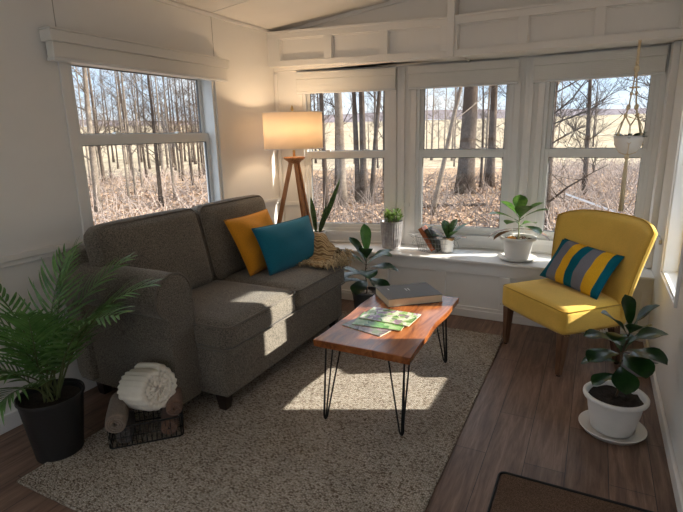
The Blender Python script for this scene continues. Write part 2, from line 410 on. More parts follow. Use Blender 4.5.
def window(a, ang, u0, u1, z0, z1, rec=.045, dep=.138, rail=(1.37, 1.44), casing=.06, fr=.03, sash=.032, sill=True, lab=None):
    wn[0] += 1
    e = empty('window_%d' % wn[0], (a[0], a[1], 0), ang); tag(e, kind='structure')
    bm = B()     # casing on the room face
    box(bm, u0-casing, u0, -.016, 0, z0-casing, z1+casing); box(bm, u1, u1+casing, -.016, 0, z0-casing, z1+casing)
    box(bm, u0, u1, -.016, 0, z1, z1+casing); box(bm, u0, u1, -.016, 0, z0-casing, z0)
    if sill: box(bm, u0-casing-.01, u1+casing+.01, -.035, 0, z0-.02, z0)
    obj('casing', bm, M['trim'], e, bevel=.003)
    bm = B(); y0, y1 = -.004, dep
    box(bm, u0, u0+fr, y0, y1, z0, z1); box(bm, u1-fr, u1, y0, y1, z0, z1); box(bm, u0+fr, u1-fr, y0, y1, z1-fr, z1); box(bm, u0+fr, u1-fr, y0, y1, z0, z0+fr)
    obj('window_frame', bm, M['vinyl'], e, bevel=.003)
    a0, a1 = u0+fr, u1-fr; b0, b1 = z0+fr, z1-fr
    for nm, y, zz0, zz1 in (('upper_sash', rec+.04, rail[0]+.01, b1), ('lower_sash', rec, b0, rail[1])):
        bm = B(); s = sash; rt = (rail[1]-rail[0])
        bot = rt-.01 if nm == 'upper_sash' else s+.01; top = s if nm == 'upper_sash' else rt
        box(bm, a0, a0+s, y, y+.03, zz0, zz1); box(bm, a1-s, a1, y, y+.03, zz0, zz1)
        box(bm, a0+s, a1-s, y, y+.03, zz0, zz0+bot); box(bm, a0+s, a1-s, y, y+.03, zz1-top, zz1)
        so = obj(nm, bm, M['vinyl'], e, bevel=.003)
        bm = B(); g = .005
        for q in ((a0+s, a0+s+g, zz0+bot, zz1-top), (a1-s-g, a1-s, zz0+bot, zz1-top), (a0+s, a1-s, zz0+bot, zz0+bot+g), (a0+s, a1-s, zz1-top-g, zz1-top)):
            box(bm, q[0], q[1], y+.006, y+.024, q[2], q[3])
        obj('gasket', bm, M['gasket'], so)
        bm = B(); vs = [bm.verts.new(p) for p in ((a0+s, y+.015, zz0+bot), (a1-s, y+.015, zz0+bot), (a1-s, y+.015, zz1-top), (a0+s, y+.015, zz1-top))]; bm.faces.new(vs)
        obj('glass', bm, M['glass'], so)
    bm = B()
    for k in (.28, .72):
        um = u0+(u1-u0)*k; box(bm, um-.022, um+.022, rec-.008, rec+.03, rail[1]-.004, rail[1]+.012)
    obj('sash_lock', bm, M['vinyl'], e, bevel=.002)
    return e
# left wall
_, angL, LL = wall_seg('wall_left', (XL, YB), (XL, FA[1]+.1), [(2.06-YB, 3.36-YB, .92, 2.12), (-.6-YB, 1.0-YB, .92, 2.06)], 2.75)
window((XL, YB), angL, 2.06-YB, 3.36-YB, .92, 2.12, rec=.07, rail=(1.565, 1.635), fr=.03, casing=.055)
window((XL, YB), angL, -.6-YB, 1.0-YB, .92, 2.06, rec=.07, rail=(1.565, 1.635))
# the bay
HB = 2.24
for nm, a, b, g0, g1 in (('wall_bay_left', FA, FB, .34, 1.07), ('wall_bay_middle', FB, FC, .205, .93), ('wall_bay_right', FC, FD, .19, .88)):
    u0, u1 = g0-.062, g1+.062
    _, an, L = wall_seg(nm, a, b, [(u0, u1, .65, 2.06)], HB, t=.07)
    window(a, an, u0, u1, .65, 2.06, casing=.055, rec=.004, dep=.072)
    e = empty('trim', (a[0], a[1], 0), an); e.name = 'trim_%d' % wn[0]; tag(e, kind='structure')
    bm = B()
    box(bm, 0, .035, -.02, 0, .53, HB-.06); box(bm, L-.035, L, -.02, 0, .53, HB-.06)
    box(bm, u0-.055, u1+.055, -.012, 0, .53, .545)
    obj('batten', bm, M['trim'], e, bevel=.003)
    bm = B(); box(bm, .035, u0-.058, -.014, 0, .90, .94); box(bm, u1+.058, L-.035, -.014, 0, .90, .94)
    obj('rail_cap', bm, M['trim'], e, bevel=.003)
# right wall: local X runs towards the camera
_, angR, LR = wall_seg('wall_right', (XR, FD[1]+.1), (XR, YB), [(4.72-3.80, 4.72-3.10, .66, 2.02), (4.72+.1, 4.72+1.5, .78, 2.02)], 2.75)
window((XR, 4.72), angR, 4.72-3.80, 4.72-3.10, .66, 2.02, rec=.08, rail=(1.39, 1.43), casing=.018, fr=.012, sash=.022, sill=False)
window((XR, 4.72), angR, 4.72+.1, 4.72+1.5, .78, 2.02, rec=.06, rail=(1.39, 1.46))
_, angB, LB = wall_seg('wall_back', (XR+.14, YB), (XL-.14, YB), [(.5, 3.0, .6, 2.1)], 2.9)
window((XR+.14, YB), angB, .5, 3.0, .6, 2.1, rec=.06, rail=(1.37, 1.44))
# ceiling, two slopes with a ridge
bm = B()
for x0, x1 in ((XL-.14, XM), (XM, XR+.14)):
    zs = [(x0, 2.565+.107*min(x0-XL, XR-x0)), (x1, 2.565+.107*min(x1-XL, XR-x1))]
    vs = []
    for y in (YB-.14, YG+.14):
        for (x, z) in zs:
            vs.append(bm.verts.new((x, y, z))); vs.append(bm.verts.new((x, y, z+.12)))
    for f in ((0, 2, 6, 4), (1, 5, 7, 3), (0, 1, 3, 2), (4, 6, 7, 5), (0, 4, 5, 1), (2, 3, 7, 6)): bm.faces.new([vs[i] for i in f])
tag(obj('ceiling', bm, M['ceiling']), kind='structure')
# gable wall above the bay opening
bm = B(); n = bm.verts.new
pts = [(XL-.14, 2.2), (XR+.14, 2.2), (XR+.14, ceil_z(XR+.14)), (XM, ceil_z(XM)), (XL-.14, ceil_z(XL-.14))]
a = [n((x, YG, z)) for x, z in pts]; b = [n((x, YG+.14, z)) for x, z in pts]
bm.faces.new(a); bm.faces.new(b[::-1])
for i in range(5): bm.faces.new((a[i], a[(i+1) % 5], b[(i+1) % 5], b[i]))
tag(obj('wall_gable', bm, M['wall']), kind='structure')
# bay ceiling and small roof over it
bm = B(); prism(bm, [(XL-.14, 4.24), (XR+.14, 4.24), (XR+.14, 4.86), (-.5, 4.9), (-1.7, 4.80), (XL-.14, 4.50)], 2.2, 2.32)
o = tag(obj('ceiling_bay', bm, M['ceiling']), kind='structure')
# header box: two runs with recessed panels, ledge on top, post at the ridge
def header(name, p0, p1, dz0, panels, t=.05):
    """p0,p1 plan ends; dz0 = extra height at the p0 end"""
    a2, b2 = Vector((p0[0], p0[1], 0)), Vector((p1[0], p1[1], 0)); L = (b2-a2).length; an = math.atan2(p1[1]-p0[1], p1[0]-p0[0])
    e = empty(name, (p0[0], p0[1], 0), an); tag(e, kind='structure')
    sh = Matrix(((1, 0, 0, 0), (0, 1, 0, 0), (-dz0/L, 0, 1, dz0), (0, 0, 0, 1)))
    z0, z1 = 2.185, 2.475; p0z, p1z = 2.236, 2.425
    bm = B(); box(bm, 0, L, t*.7, .15, z0, z1, sh)
    obj('header_board', bm, M['wall'], e)
    bm = B(); box(bm, 0, L, 0, t*.7, z0, p0z, sh); box(bm, 0, L, 0, t*.7, p1z, z1, sh)
    pv = 0
    for u0, u1 in panels:
        if u0 > pv: box(bm, pv, u0, 0, t*.7, p0z, p1z, sh)
        pv = u1
    if pv < L: box(bm, pv, L, 0, t*.7, p0z, p1z, sh)
    obj('panel_frame', bm, M['wall'], e, bevel=.002)
    bm = B()
    for u0, u1 in panels:
        g = .008
        for q in ((u0, u1, p0z, p0z+g), (u0, u1, p1z-g, p1z), (u0, u0+g, p0z+g, p1z-g), (u1-g, u1, p0z+g, p1z-g)): box(bm, q[0], q[1], t*.35, t*.7, q[2], q[3], sh)
    obj('panel_moulding', bm, M['trim'], e)
    bm = B(); box(bm, 0, L, -.006, .14, z1, z1+.018, sh); obj('ledge', bm, M['trim'], e, bevel=.002)
    return e
xs = lambda lo, *q: [(a-lo, b-lo) for a, b in q]
e = header('trim_header_left', (XL, 4.16), (-1.145, 4.20), .05, xs(XL, (-2.73, -2.27), (-2.19, -1.735), (-1.66, -1.20)))
e = header('trim_header_right', (-1.10, 4.20), (XR, 4.20), 0, xs(-1.10, (-1.07, -.615), (-.54, -.095), (-.03, .42)))
bm = B(); box(bm, -1.15, -1.095, 4.178, 4.33, 2.183, 2.74); tag(obj('trim_ridge_post', bm, M['trim'], bevel=.003), kind='structure')
bm = B(); box(bm, -1.065, -1.05, 4.25, 4.60, 2.185, 2.2); tag(obj('trim_soffit_batten', bm, M['trim']), kind='structure')
# crown strips, seams, wainscot cap, baseboards
bm = B(); box(bm, XL, XL+.018, YB, 4.31, 2.535, 2.563); tag(obj('trim_crown_left', bm, M['trim'], bevel=.004), kind='structure')
bm = B(); d = Vector((XM-XL, 0, .107*(XM-XL)))
for s in (0, 1):
    x0, x1 = (XL, XM) if s == 0 else (XM, XR)
    vs = [bm.verts.new((x, y, ceil_z(x)+z)) for y in (YG-.02, YG) for x, z in ((x0, -.032), (x1, -.032), (x1, -.002), (x0, -.002))]
    for f in ((0, 1, 2, 3), (4, 7, 6, 5), (0, 4, 5, 1), (3, 2, 6, 7), (0, 3, 7, 4), (1, 5, 6, 2)): bm.faces.new([vs[i] for i in f])
tag(obj('trim_crown_gable', bm, M['trim']), kind='structure')
for i, y in enumerate((2.03, 3.39)):
    bm = B(); box(bm, XL, XL+.0015, y-.002, y+.002, 2.1, 2.54); tag(obj('trim_seam_%d' % (i+1), bm, M['seam']), kind='structure')
for i, y in enumerate((2.03, 3.39)):
    bm = B(); x0, x1 = XL, XM
    vs = [bm.verts.new(p) for p in ((x0, y-.012, ceil_z(x0)-.003), (x1, y-.012, ceil_z(x1)-.003), (x1, y+.012, ceil_z(x1)-.003), (x0, y+.012, ceil_z(x0)-.003))]
    r = bmesh.ops.extrude_face_region(bm, geom=[bm.faces.new(vs)]); bmesh.ops.translate(bm, verts=[v for v in r['geom'] if isinstance(v, bmesh.types.BMVert)], vec=(0, 0, .006))
    tag(obj('trim_batten_%d' % (i+1), bm, M['trim']), kind='structure')
bm = B(); box(bm, XL, XL+.022, YB, 4.24, .955, .99); box(bm, XL, XL+.012, YB, 4.24, .925, .955)
tag(obj('trim_cap_left', bm, M['trim'], bevel=.004), kind='structure')
bm = B(); box(bm, XL, XL+.02, YB, 4.2, 0, .1); tag(obj('baseboard_left', bm, M['trim'], bevel=.006), kind='structure')
bm = B(); box(bm, XR-.02, XR, YB, 4.2, 0, .075); tag(obj('baseboard_right', bm, M['trim'], bevel=.006), kind='structure')
bm = B(); box(bm, XR-.02, XR, 4.03, 4.6, .80, .835); tag(obj('trim_cap_right', bm, M['trim'], bevel=.004), kind='structure')
bm = B(); box(bm, XR-.045, XR, 4.42, 4.6, .53, 2.19); tag(obj('trim_corner_post', bm, M['trim'], bevel=.004), kind='structure')
# window bench
e = empty('trim_window_bench', (0, 0, 0)); tag(e, kind='structure')
bm = B(); prism(bm, [(XL, 4.165), (XR, 4.165), (XR, FD[1]), FC, FB, FA], .497, .52); obj('bench_top', bm, M['sill'], e, bevel=.006)
bm = B(); box(bm, XL, XR, 4.215, 4.235, 0, .497); obj('bench_panel', bm, M['wall'], e)
bm = B(); pn = [(-2.74, -2.28), (-2.2, -1.74), (-1.66, -1.20), (-1.11, -.64), (-.555, -.09), (-.02, .40)]
box(bm, XL, XR, 4.197, 4.215, .392, .497); box(bm, XL, XR, 4.197, 4.215, 0, .095); pv = XL
for a, b in pn: box(bm, pv, a, 4.197, 4.215, .095, .392); pv = b
box(bm, pv, XR, 4.197, 4.215, .095, .392)
obj('bench_frame', bm, M['trim'], e, bevel=.003)
bm = B(); box(bm, XL+.02, XR-.02, 4.185, 4.197, 0, .07); tag(obj('baseboard_bench', bm, M['trim'], bevel=.004), kind='structure')
# small roof over the bay (outside)
bm = B(); prism(bm, [(XL-.3, 4.36), (XR+.3, 4.36), (XR+.3, 4.93), (XL-.3, 4.93)], 2.33, 2.38); tag(obj('roof_bay', bm, M['shingle']), kind='structure')

# ------------------------------------------------------------------ window coverings
def bay_shade(a, b, u0, u1, label):
    an = math.atan2(b[1]-a[1], b[0]-a[0]); e = empty('window_covering', (a[0], a[1], 0), an)
    tag(e, label, 'window shade', 'raised fabric shades over the bay windows')
    bm = B(); box(bm, u0, u1, -.075, -.018, 2.115, 2.178); obj('head_rail', bm, M['linen'], e, bevel=.004)
    bm = B(); box(bm, u0+.002, u1-.002, -.068, -.022, 2.0, 2.115); obj('shade_fabric', bm, M['linen'], e, bevel=.006)
    bm = B(); box(bm, u0, u1, -.07, -.02, 1.983, 2.0); obj('bottom_rail', bm, M['vinyl'], e, bevel=.004)
bay_shade(FA, FB, .235, 1.185, 'raised cream fabric shade over the bay window nearest the floor lamp')
bay_shade(FB, FC, .075, 1.02, 'raised cream fabric shade over the middle bay window')
bay_shade(FC, FD, .03, .965, 'raised cream fabric shade behind the hanging macrame planter')
e = empty('window_covering', (XR, 3.46, 0), -PI/2); tag(e, 'half lowered cream shade inside the right wall window, at the edge of the photo', 'window shade')
bm = B(); box(bm, .016, .375, -.016, .004, 1.40, 2.03); obj('shade_fabric', bm, M['linen'], e)
bm = B(); box(bm, .014, .378, -.02, .006, 1.385, 1.40); obj('bottom_rail', bm, M['vinyl'], e, bevel=.002)
e = empty('window_blind', (XL, 1.92, 0), PI/2)
tag(e, 'wide white pleated blind with valance over the left wall window above the sofa', 'window blind')
W_ = 1.53
bm = B(); box(bm, 0, W_, -.10, -.003, 2.145, 2.205); box(bm, -.006, W_+.006, -.11, -.002, 2.205, 2.216); obj('valance', bm, M['cell'], e, bevel=.004)
bm = B(); box(bm, .015, W_-.015, -.085, -.02, 2.06, 2.145); obj('pleated_shade', bm, M['cell'], e, bevel=.006)
bm = B(); box(bm, .01, W_-.01, -.088, -.018, 2.042, 2.06); obj('bottom_rail', bm, M['vinyl'], e, bevel=.004)

# ------------------------------------------------------------------ rug and mat
e = empty('area_rug', (-2.35, 1.12, 0)); tag(e, 'large beige and grey braided wool rug under the coffee table and sofa front', 'rug')
bm = B(); box(bm, 0, 1.815, 0, 2.72, .002, .014); obj('rug_pile', bm, M['rug'], e, bevel=.004)
bm = B()
tube(bm, [(0, 0, .009), (1.815, 0, .009)], .008, 6); tube(bm, [(0, 2.72, .009), (1.815, 2.72, .009)], .008, 6)
tube(bm, [(0, .0, .009), (0, 2.72, .009)], .008, 6); tube(bm, [(1.815, 0, .009), (1.815, 2.72, .009)], .008, 6)
obj('bound_edge', bm, M['rug'], e, smooth=True)
def rrect(x0, x1, y0, y1, r, n=6):
    out = []
    for cx, cy, a0 in ((x1-r, y1-r, 0), (x0+r, y1-r, PI/2), (x0+r, y0+r, PI), (x1-r, y0+r, 1.5*PI)):
        out += [(cx+r*math.cos(a0+PI/2*i/n), cy+r*math.sin(a0+PI/2*i/n)) for i in range(n+1)]
    return out
e = empty('door_mat', (-.28, 1.6, 0)); tag(e, 'brown door mat with black border on the plank floor, cut off by the bottom edge', 'mat')
bm = B(); prism(bm, rrect(.012, .66, -.42, .565, .02), .001, .008); obj('mat_pile', bm, M['mat'], e)
bm = B(); pl = rrect(0, .672, -.432, .577, .03); tube(bm, [(x, y, .006) for x, y in pl], .006, 6, closed=True); obj('mat_border', bm, M['matedge'], e, smooth=True)
# ------------------------------------------------------------------ sofa
V = Vector
def T(x, y, z): return Matrix.Translation((x, y, z))
def quadm(bl, br, tl, tr):
    """frame at the middle of a leaning cloth cushion: X along its long side, Y up its face, Z towards the room"""
    bl, br, tl, tr = map(Vector, (bl, br, tl, tr)); c = (bl+br+tl+tr)/4
    x = ((br-bl)+(tr-tl)).normalized(); y = ((tl-bl)+(tr-br)); y = (y-x*y.dot(x)).normalized(); z = x.cross(y)
    return Matrix(((x.x, y.x, z.x, c.x), (x.y, y.y, z.y, c.y), (x.z, y.z, z.z, c.z), (0, 0, 0, 1)))
sofa = empty('sofa', (-2.3, 2.75, 0)); O = V((-2.3, 2.75, 0))
tag(sofa, 'grey brown tweed loveseat sofa with rolled arms against the left wall', 'sofa')
def L3(*p): return tuple(V(p)-O)
S = M['sofa']
bm = B(); rbox(bm, .96, 1.50, .30, .018, 12, mtx=T(*L3(-2.28, 2.77, .255))); o = obj('base', bm, S, sofa, smooth=True)
bm = B(); tube(bm, [L3(-2.0, 2.022, .405), L3(-1.80, 2.022, .405), L3(-1.80, 3.52, .405)], .007, 8); obj('piping', bm, M['sofapipe'], o, smooth=True)
def arm(y0, y1, top, r, yc, name='arm'):
    x0, x1 = -2.80, -2.0
    # section in YZ : panel plus roll, swept along X
    zc = top-r; sec = []
    s = 1 if yc > (y0+y1)/2 else -1     # roll leans outwards
    n = 22
    outer = y0 if s < 0 else y1; inner = y1 if s < 0 else y0
    sec.append((outer, .105))
    a0 = math.acos(max(-1, min(1, (outer-yc)*s/r)))
    a_start = -a0*.9; a_end = PI+.35
    for i in range(n+1):
        a = a_start + (a_end-a_start)*i/n; sec.append((yc+s*r*math.cos(a), zc+r*math.sin(a)))
    sec.append((inner, zc-.06)); sec.append((inner, .105))
    bm = B(); prof = []
    rings = []
    for x, k in ((x0, 1), (x1-.03, 1), (x1-.008, .985), (x1, .95)):
        cy, cz = yc, zc*.75
        rings.append([bm.verts.new(L3(x, cy+(yy-cy)*k, cz+(zz-cz)*k if zz > .2 else zz)) for yy, zz in sec])
    m = len(sec)
    for A, C in zip(rings, rings[1:]):
        for i in range(m): bm.faces.new((A[i], A[(i+1) % m], C[(i+1) % m], C[i]))
    bm.faces.new(rings[0][::-1]); bm.faces.new(rings[-1])
    a = obj(name, bm, S, sofa, smooth=True)
    es = a.modifiers.new('edge', 'EDGE_SPLIT'); es.split_angle = math.radians(50)
    bm = B(); tube(bm, [L3(x1-.004, yc+(yy-yc)*.99, zz) for yy, zz in sec[1:-1]]+[L3(x1-.004, inner, .2)], .006, 8); obj('piping', bm, M['sofapipe'], a, smooth=True)
    return a
arm(1.84, 2.02, .885, .132, 1.885)
arm(3.515, 3.65, .76, .08, 3.58)
# frame of the back, behind the loose cushions
bm = B(); rbox(bm, .17, 1.86, .84, .05, 10, mtx=T(*L3(-2.76, 2.72, .54)) @ Matrix.Rotation(math.radians(-3), 4, 'Y')); obj('back_frame', bm, S, sofa, smooth=True)
def pipe_loop(w, h, r, z, rad, bulge=0, n=8):
    pl = rrect(-w/2, w/2, -h/2, h/2, r, n); return [V((x, y, z)) for x, y in pl]
def seat_cushion(yc, w, ext):
    m = T(*L3(-2.12, yc, .485)); bm = B()
    rbox(bm, .72, w, .165, .045, 14, bulge=(.012, .006, .022), mtx=m)
    o = obj('seat_cushion', bm, S, sofa, smooth=True)
    for s in (1, -1):
        bm = B(); pts = [m @ V((x, y, s*.068)) for x, y in rrect(-.36, .366, -w/2, w/2, .05, 6)]; tube(bm, pts, .0065, 6, closed=True); obj('piping', bm, M['sofapipe'], o, smooth=True)
    # the T extension in front of the arm
    return o
seat_cushion(2.385, .745, -1); seat_cushion(3.14, .755, 1)
def back_cushion(yc, w):
    m = T(*L3(-2.555, yc, .82)) @ Matrix.Rotation(math.radians(-13), 4, 'Y')
    bm = B(); rbox(bm, .19, w, .58, .07, 14, bulge=(.035, .01, .012), mtx=m)
    o = obj('back_cushion', bm, S, sofa, smooth=True)
    bm = B(); pts = [m @ V((.072, y, z)) for y, z in rrect(-w/2+.012, w/2-.012, -.278, .278, .07, 8)]; tube(bm, pts, .0065, 6, closed=True); obj('piping', bm, M['sofapipe'], o, smooth=True)
back_cushion(2.275, .835); back_cushion(3.105, .815)
for x, y in ((-1.86, 2.06), (-1.86, 3.46), (-2.72, 1.9), (-2.72, 3.46)):
    bm = B(); lo, hi = .026, .038
    vs = [bm.verts.new(L3(x+a*h, y+b*h, z)) for z, h in ((.0155 if x > -2.3 else .001, lo), (.115, hi)) for a, b in ((-1, -1), (1, -1), (1, 1), (-1, 1))]
    bm.faces.new(vs[3::-1]); bm.faces.new(vs[4:]);
    for i in range(4): bm.faces.new((vs[i], vs[(i+1) % 4], vs[4+(i+1) % 4], vs[4+i]))
    obj('foot', bm, M['espresso'], sofa, bevel=.004)
def scatter(name, m, w, h, t, mat, label, group=None, seed=0, wr=.004, pinch=.035):
    o = empty(name, m.to_translation()); o.matrix_world = m; tag(o, label, 'pillow', group)
    bm = B(); pillow(bm, w, h, t, seed=seed, wr=wr, pinch=pinch); obj('cover', bm, mat, o, smooth=True)
    bm = B(); n = 22; pts = []
    def ep(u, v): return V((u*w/2*(1-pinch*(1-v*v)*1.5), v*h/2*(1-pinch*(1-u*u)*1.5), 0))
    for k in range(n): pts.append(ep(-1+2*k/n, -1))
    for k in range(n): pts.append(ep(1, -1+2*k/n))
    for k in range(n): pts.append(ep(1-2*k/n, 1))
    for k in range(n): pts.append(ep(-1, 1-2*k/n))
    tube(bm, pts, .003, 5, closed=True); obj('seam', bm, mat, o, smooth=True)
    return o
scatter('throw_pillow', quadm((-2.225, 2.86, .60), (-2.18, 3.36, .60), (-2.43, 2.84, .985), (-2.40, 3.33, 1.02)), .50, .46, .15, M['mustard'],
        'mustard yellow square pillow with pleats, half hidden behind the teal pillow on the sofa', seed=3, wr=.010)
scatter('throw_pillow', quadm((-2.10, 2.96, .60), (-2.01, 3.62, .61), (-2.25, 2.89, .91), (-2.15, 3.60, .91)), .68, .38, .15, M['teal'],
        'teal blue rectangular pillow leaning in front of the mustard pillow on the sofa', seed=5)
# throw blanket over the far arm and cushion end
e = empty('throw_blanket', (-2.1, 3.5, .6)); tag(e, 'striped tan and brown knitted throw blanket over the far arm of the sofa', 'blanket')
bm = B(); rnd = random.Random(4); nx, ny = 34, 30; g = {}
def throw_z(x, y):
    # height of what it lies on: cushion .58, far arm .77
    a = 1/(1+math.exp(-(y-3.47)*38)); z = .597*(1-a)+.775*a
    if y > 3.60: z -= ((y-3.60)*7)**2*.35
    return z
for i in range(nx+1):
    for j in range(ny+1):
        x = -2.62 + (.80)*i/nx; y = 3.26+.13*math.sin(i*.35)*.4+(.46-.05*math.sin(i*.2))*j/ny
        z = throw_z(x, y) + .006*math.sin(i*.9+j*.5)+.005*math.sin(j*1.3+i*.25)+.004*rnd.random()
        if x > -2.02 and y > 3.45:
            k = (x+2.02)/.14; z -= .0+.16*min(1, k)*min(1, (y-3.45)*7)
        if x > -1.93: z = min(z, .70)
        g[i, j] = bm.verts.new((x+2.1, y-3.5, z-.6))
for i in range(nx):
    for j in range(ny): bm.faces.new((g[i, j], g[i+1, j], g[i+1, j+1], g[i, j+1]))
o = obj('blanket_cloth', bm, M['throw'], e, smooth=True)
so = o.modifiers.new('solid', 'SOLIDIFY'); so.thickness = .014; so.offset = 1
bm = B()
for k in range(420):   # shaggy fringe along the near and front border
    t = rnd.random()
    if t < .6: x = -2.3+.49*rnd.random(); y = 3.27+rnd.random()*.07
    else: x = -1.83+.03*rnd.random(); y = 3.3+.36*rnd.random()
    z = throw_z(x, y)+.012; p = V((x, y, z))
    if x > -1.9 and y > 3.45: p.z = .655-.10*rnd.random()
    a = rnd.uniform(-PI, PI); l = rnd.uniform(.03, .07)
    q = p+V((math.cos(a)*l*.6+(.02 if t >= .6 else 0), math.sin(a)*l*.6-.012, rnd.uniform(.0, .02))); r = q+V((rnd.uniform(-.02, .02)+(.02 if t >= .6 else 0), rnd.uniform(-.03, .01), -.022-(.03*rnd.random() if t >= .6 else 0)))
    tube(bm, [V((v.x+2.1, v.y-3.5, v.z-.6)) for v in (p, q, r)], [.0045, .004, .0025], 5)
obj('fringe', bm, M['fringe'], e, smooth=True)['kind'] = 'stuff'

# ------------------------------------------------------------------ floor lamp
e = empty('floor_lamp', (-2.43, 3.86, 0)); tag(e, 'lit tripod floor lamp with a white drum shade and wooden legs in the corner', 'lamp')
bm = B()
prof = [(.262, 1.482), (.262, 1.795)]
lathe(bm, prof, 64, capb=False); o = obj('lamp_shade', bm, M['lampshade'], e, smooth=True); s = o.modifiers.new('s', 'SOLIDIFY'); s.thickness = .003
for z in (1.484, 1.793):
    bm = B(); tube(bm, [(.262*math.cos(a), .262*math.sin(a), z) for a in [2*PI*k/48 for k in range(48)]], .004, 6, closed=True); obj('shade_trim', bm, M['whitepot'], o, smooth=True)
bm = B()
for k in range(3):
    a = 2*PI*k/3+.4; tube(bm, [(0, 0, 1.77), (.260*math.cos(a), .260*math.sin(a), 1.79)], .002, 6)
tube(bm, [(0, 0, 1.41), (0, 0, 1.53)], .012, 12); tube(bm, [(.055*math.sin(t)*1, 0, 1.52+.125*(1-math.cos(t))) for t in [PI*k/16 for k in range(17)]], .002, 6); tube(bm, [(-.055*math.sin(t), 0, 1.52+.125*(1-math.cos(t))) for t in [PI*k/16 for k in range(17)]], .002, 6)
obj('harp', bm, M['brass'], e, smooth=True)
bm = B(); lathe(bm, [(.0, 1.77), (.008, 1.775), (.006, 1.80), (.014, 1.82), (.010, 1.84), (.002, 1.858)], 16, capb=False); obj('finial', bm, M['brass'], e, smooth=True)
bm = B(); lathe(bm, [(.012, 1.53), (.016, 1.55), (.03, 1.60), (.026, 1.635), (.001, 1.65)], 20); o = obj('bulb', bm, M['bulb'], e, smooth=True)
bm = B(); lathe(bm, [(.03, 1.352), (.055, 1.36), (.06, 1.372), (.075, 1.38), (.095, 1.395), (.097, 1.41), (.02, 1.414)], 40, capt=True); obj('wooden_head', bm, M['lampwood'], e, smooth=True)
def lamp_leg(ang, rf):
    a = math.radians(ang); d = V((math.cos(a), math.sin(a), 0)); s = V((-math.sin(a), math.cos(a), 0))
    P = lambda z: d*(.03+(1.37-z)/1.37*(rf-.03))+V((0, 0, z))
    for off, nm in ((0, 'leg'),):
        bm = B()
        for sg in (-1, 1):     # twin upper rails
            A, C = P(1.37)+s*sg*.014, P(.45)+s*sg*.020
            mt = quad_bar(bm, A, C, .009, .017, s)
        quad_bar(bm, P(.72), P(.003), .011, .015, s)
        lg = obj('leg', bm, M['lampwood'], e, bevel=.002)
        for z in (.70, .50): bm = B(); c = P(z); tube(bm, [c-s*.040, c+s*.040], .006, 10); obj('brass_knob', bm, M['brass'], lg, smooth=True)
        bm = B(); c = P(.0); tube(bm, [P(.0)+V((0, 0, .001)), P(.025)], .014, 12); obj('leg_tip', bm, M['brass'], lg, smooth=True)
def quad_bar(bm, A, C, hw, hd, s):
    t = (C-A).normalized(); s = (s-t*s.dot(t)).normalized(); d = t.cross(s)
    vs = [bm.verts.new(P+s*a*hw+d*b*hd) for P in (A, C) for a, b in ((-1, -1), (1, -1), (1, 1), (-1, 1))]
    bm.faces.new(vs[3::-1]); bm.faces.new(vs[4:])
    for i in range(4): bm.faces.new((vs[i], vs[(i+1) % 4], vs[4+(i+1) % 4], vs[4+i]))
lamp_leg(203, .37); lamp_leg(-20, .37); lamp_leg(88, .30)
lb = bpy.data.lights.new('lamp_bulb_light', 'POINT'); lb.energy = 6; lb.color = (1, .72, .45); lb.shadow_soft_size = .03
lo = bpy.data.objects.new('lamp_bulb_light', lb); col.objects.link(lo); lo.parent = e; lo.location = (0, 0, 1.69)

# ------------------------------------------------------------------ coffee table
e = empty('coffee_table', (-1.08, 2.8, 0)); tag(e, 'live-edge wooden coffee table with black hairpin legs on the rug', 'table')
bm = B(); rnd = random.Random(11); zt, th = .462, .043
def edgepts(x, y0, y1, amp, ph, n=16): return [(x+amp*(math.sin(ph+k*.5)+.5*math.sin(ph*2+k*1.1)), y0+(y1-y0)*k/n) for k in range(n+1)]
right = edgepts(.30, -.53, .53, .007, 1.0); left = edgepts(-.275, .53, -.525, .006, 2.3)
poly = right+left
a = [bm.verts.new((x*(.985 if abs(x) > .2 else 1), y, zt-th)) for x, y in poly]; b = [bm.verts.new((x, y, zt)) for x, y in poly]
bm.faces.new(a[::-1]); bm.faces.new(b)
for i in range(len(poly)): j = (i+1) % len(poly); bm.faces.new((a[i], a[j], b[j], b[i]))
obj('tabletop', bm, M['table'], e, bevel=.004)
def hairpin(x, y, fx, fy):
    """three-rod hairpin leg: (x,y) corner on the underside, (fx,fy) foot"""
    bm = B(); foot = V((fx, fy, .020)); top = zt-th-.003
    sx, sy = (1 if x > 0 else -1), (1 if y > 0 else -1)
    tops = [V((x, y, top)), V((x-sx*.095, y, top)), V((x, y-sy*.095, top))]
    def u(A, C):
        d = (C-A).normalized(); n_ = 8; out = [A]
        pa, pc = foot+(A-foot).normalized()*.03+(A-C).normalized()*.008, foot+(C-foot).normalized()*.03+(C-A).normalized()*.008
        for k in range(n_+1):
            t = k/n_; out.append(pa*(1-t)**2+(foot-V((0, 0, .006)))*2*t*(1-t)+pc*t*t)
        return out+[C]
    tube(bm, u(tops[1], tops[0]), .005, 8); tube(bm, u(tops[0], tops[2]), .005, 8)
    lg = obj('leg', bm, M['blackmetal'], e, smooth=True)
    bm = B(); m0 = V((x, y, 0)); box(bm, min(x, x-sx*.11), max(x, x-sx*.11), min(y, y-sy*.11), max(y, y-sy*.11), top, zt-th); obj('mounting_plate', bm, M['blackmetal'], lg)
hairpin(-.225, -.47, -.165, -.615); hairpin(.255, -.47, .285, -.585); hairpin(.245, .40, .265, .36); hairpin(-.225, .46, -.25, .5)
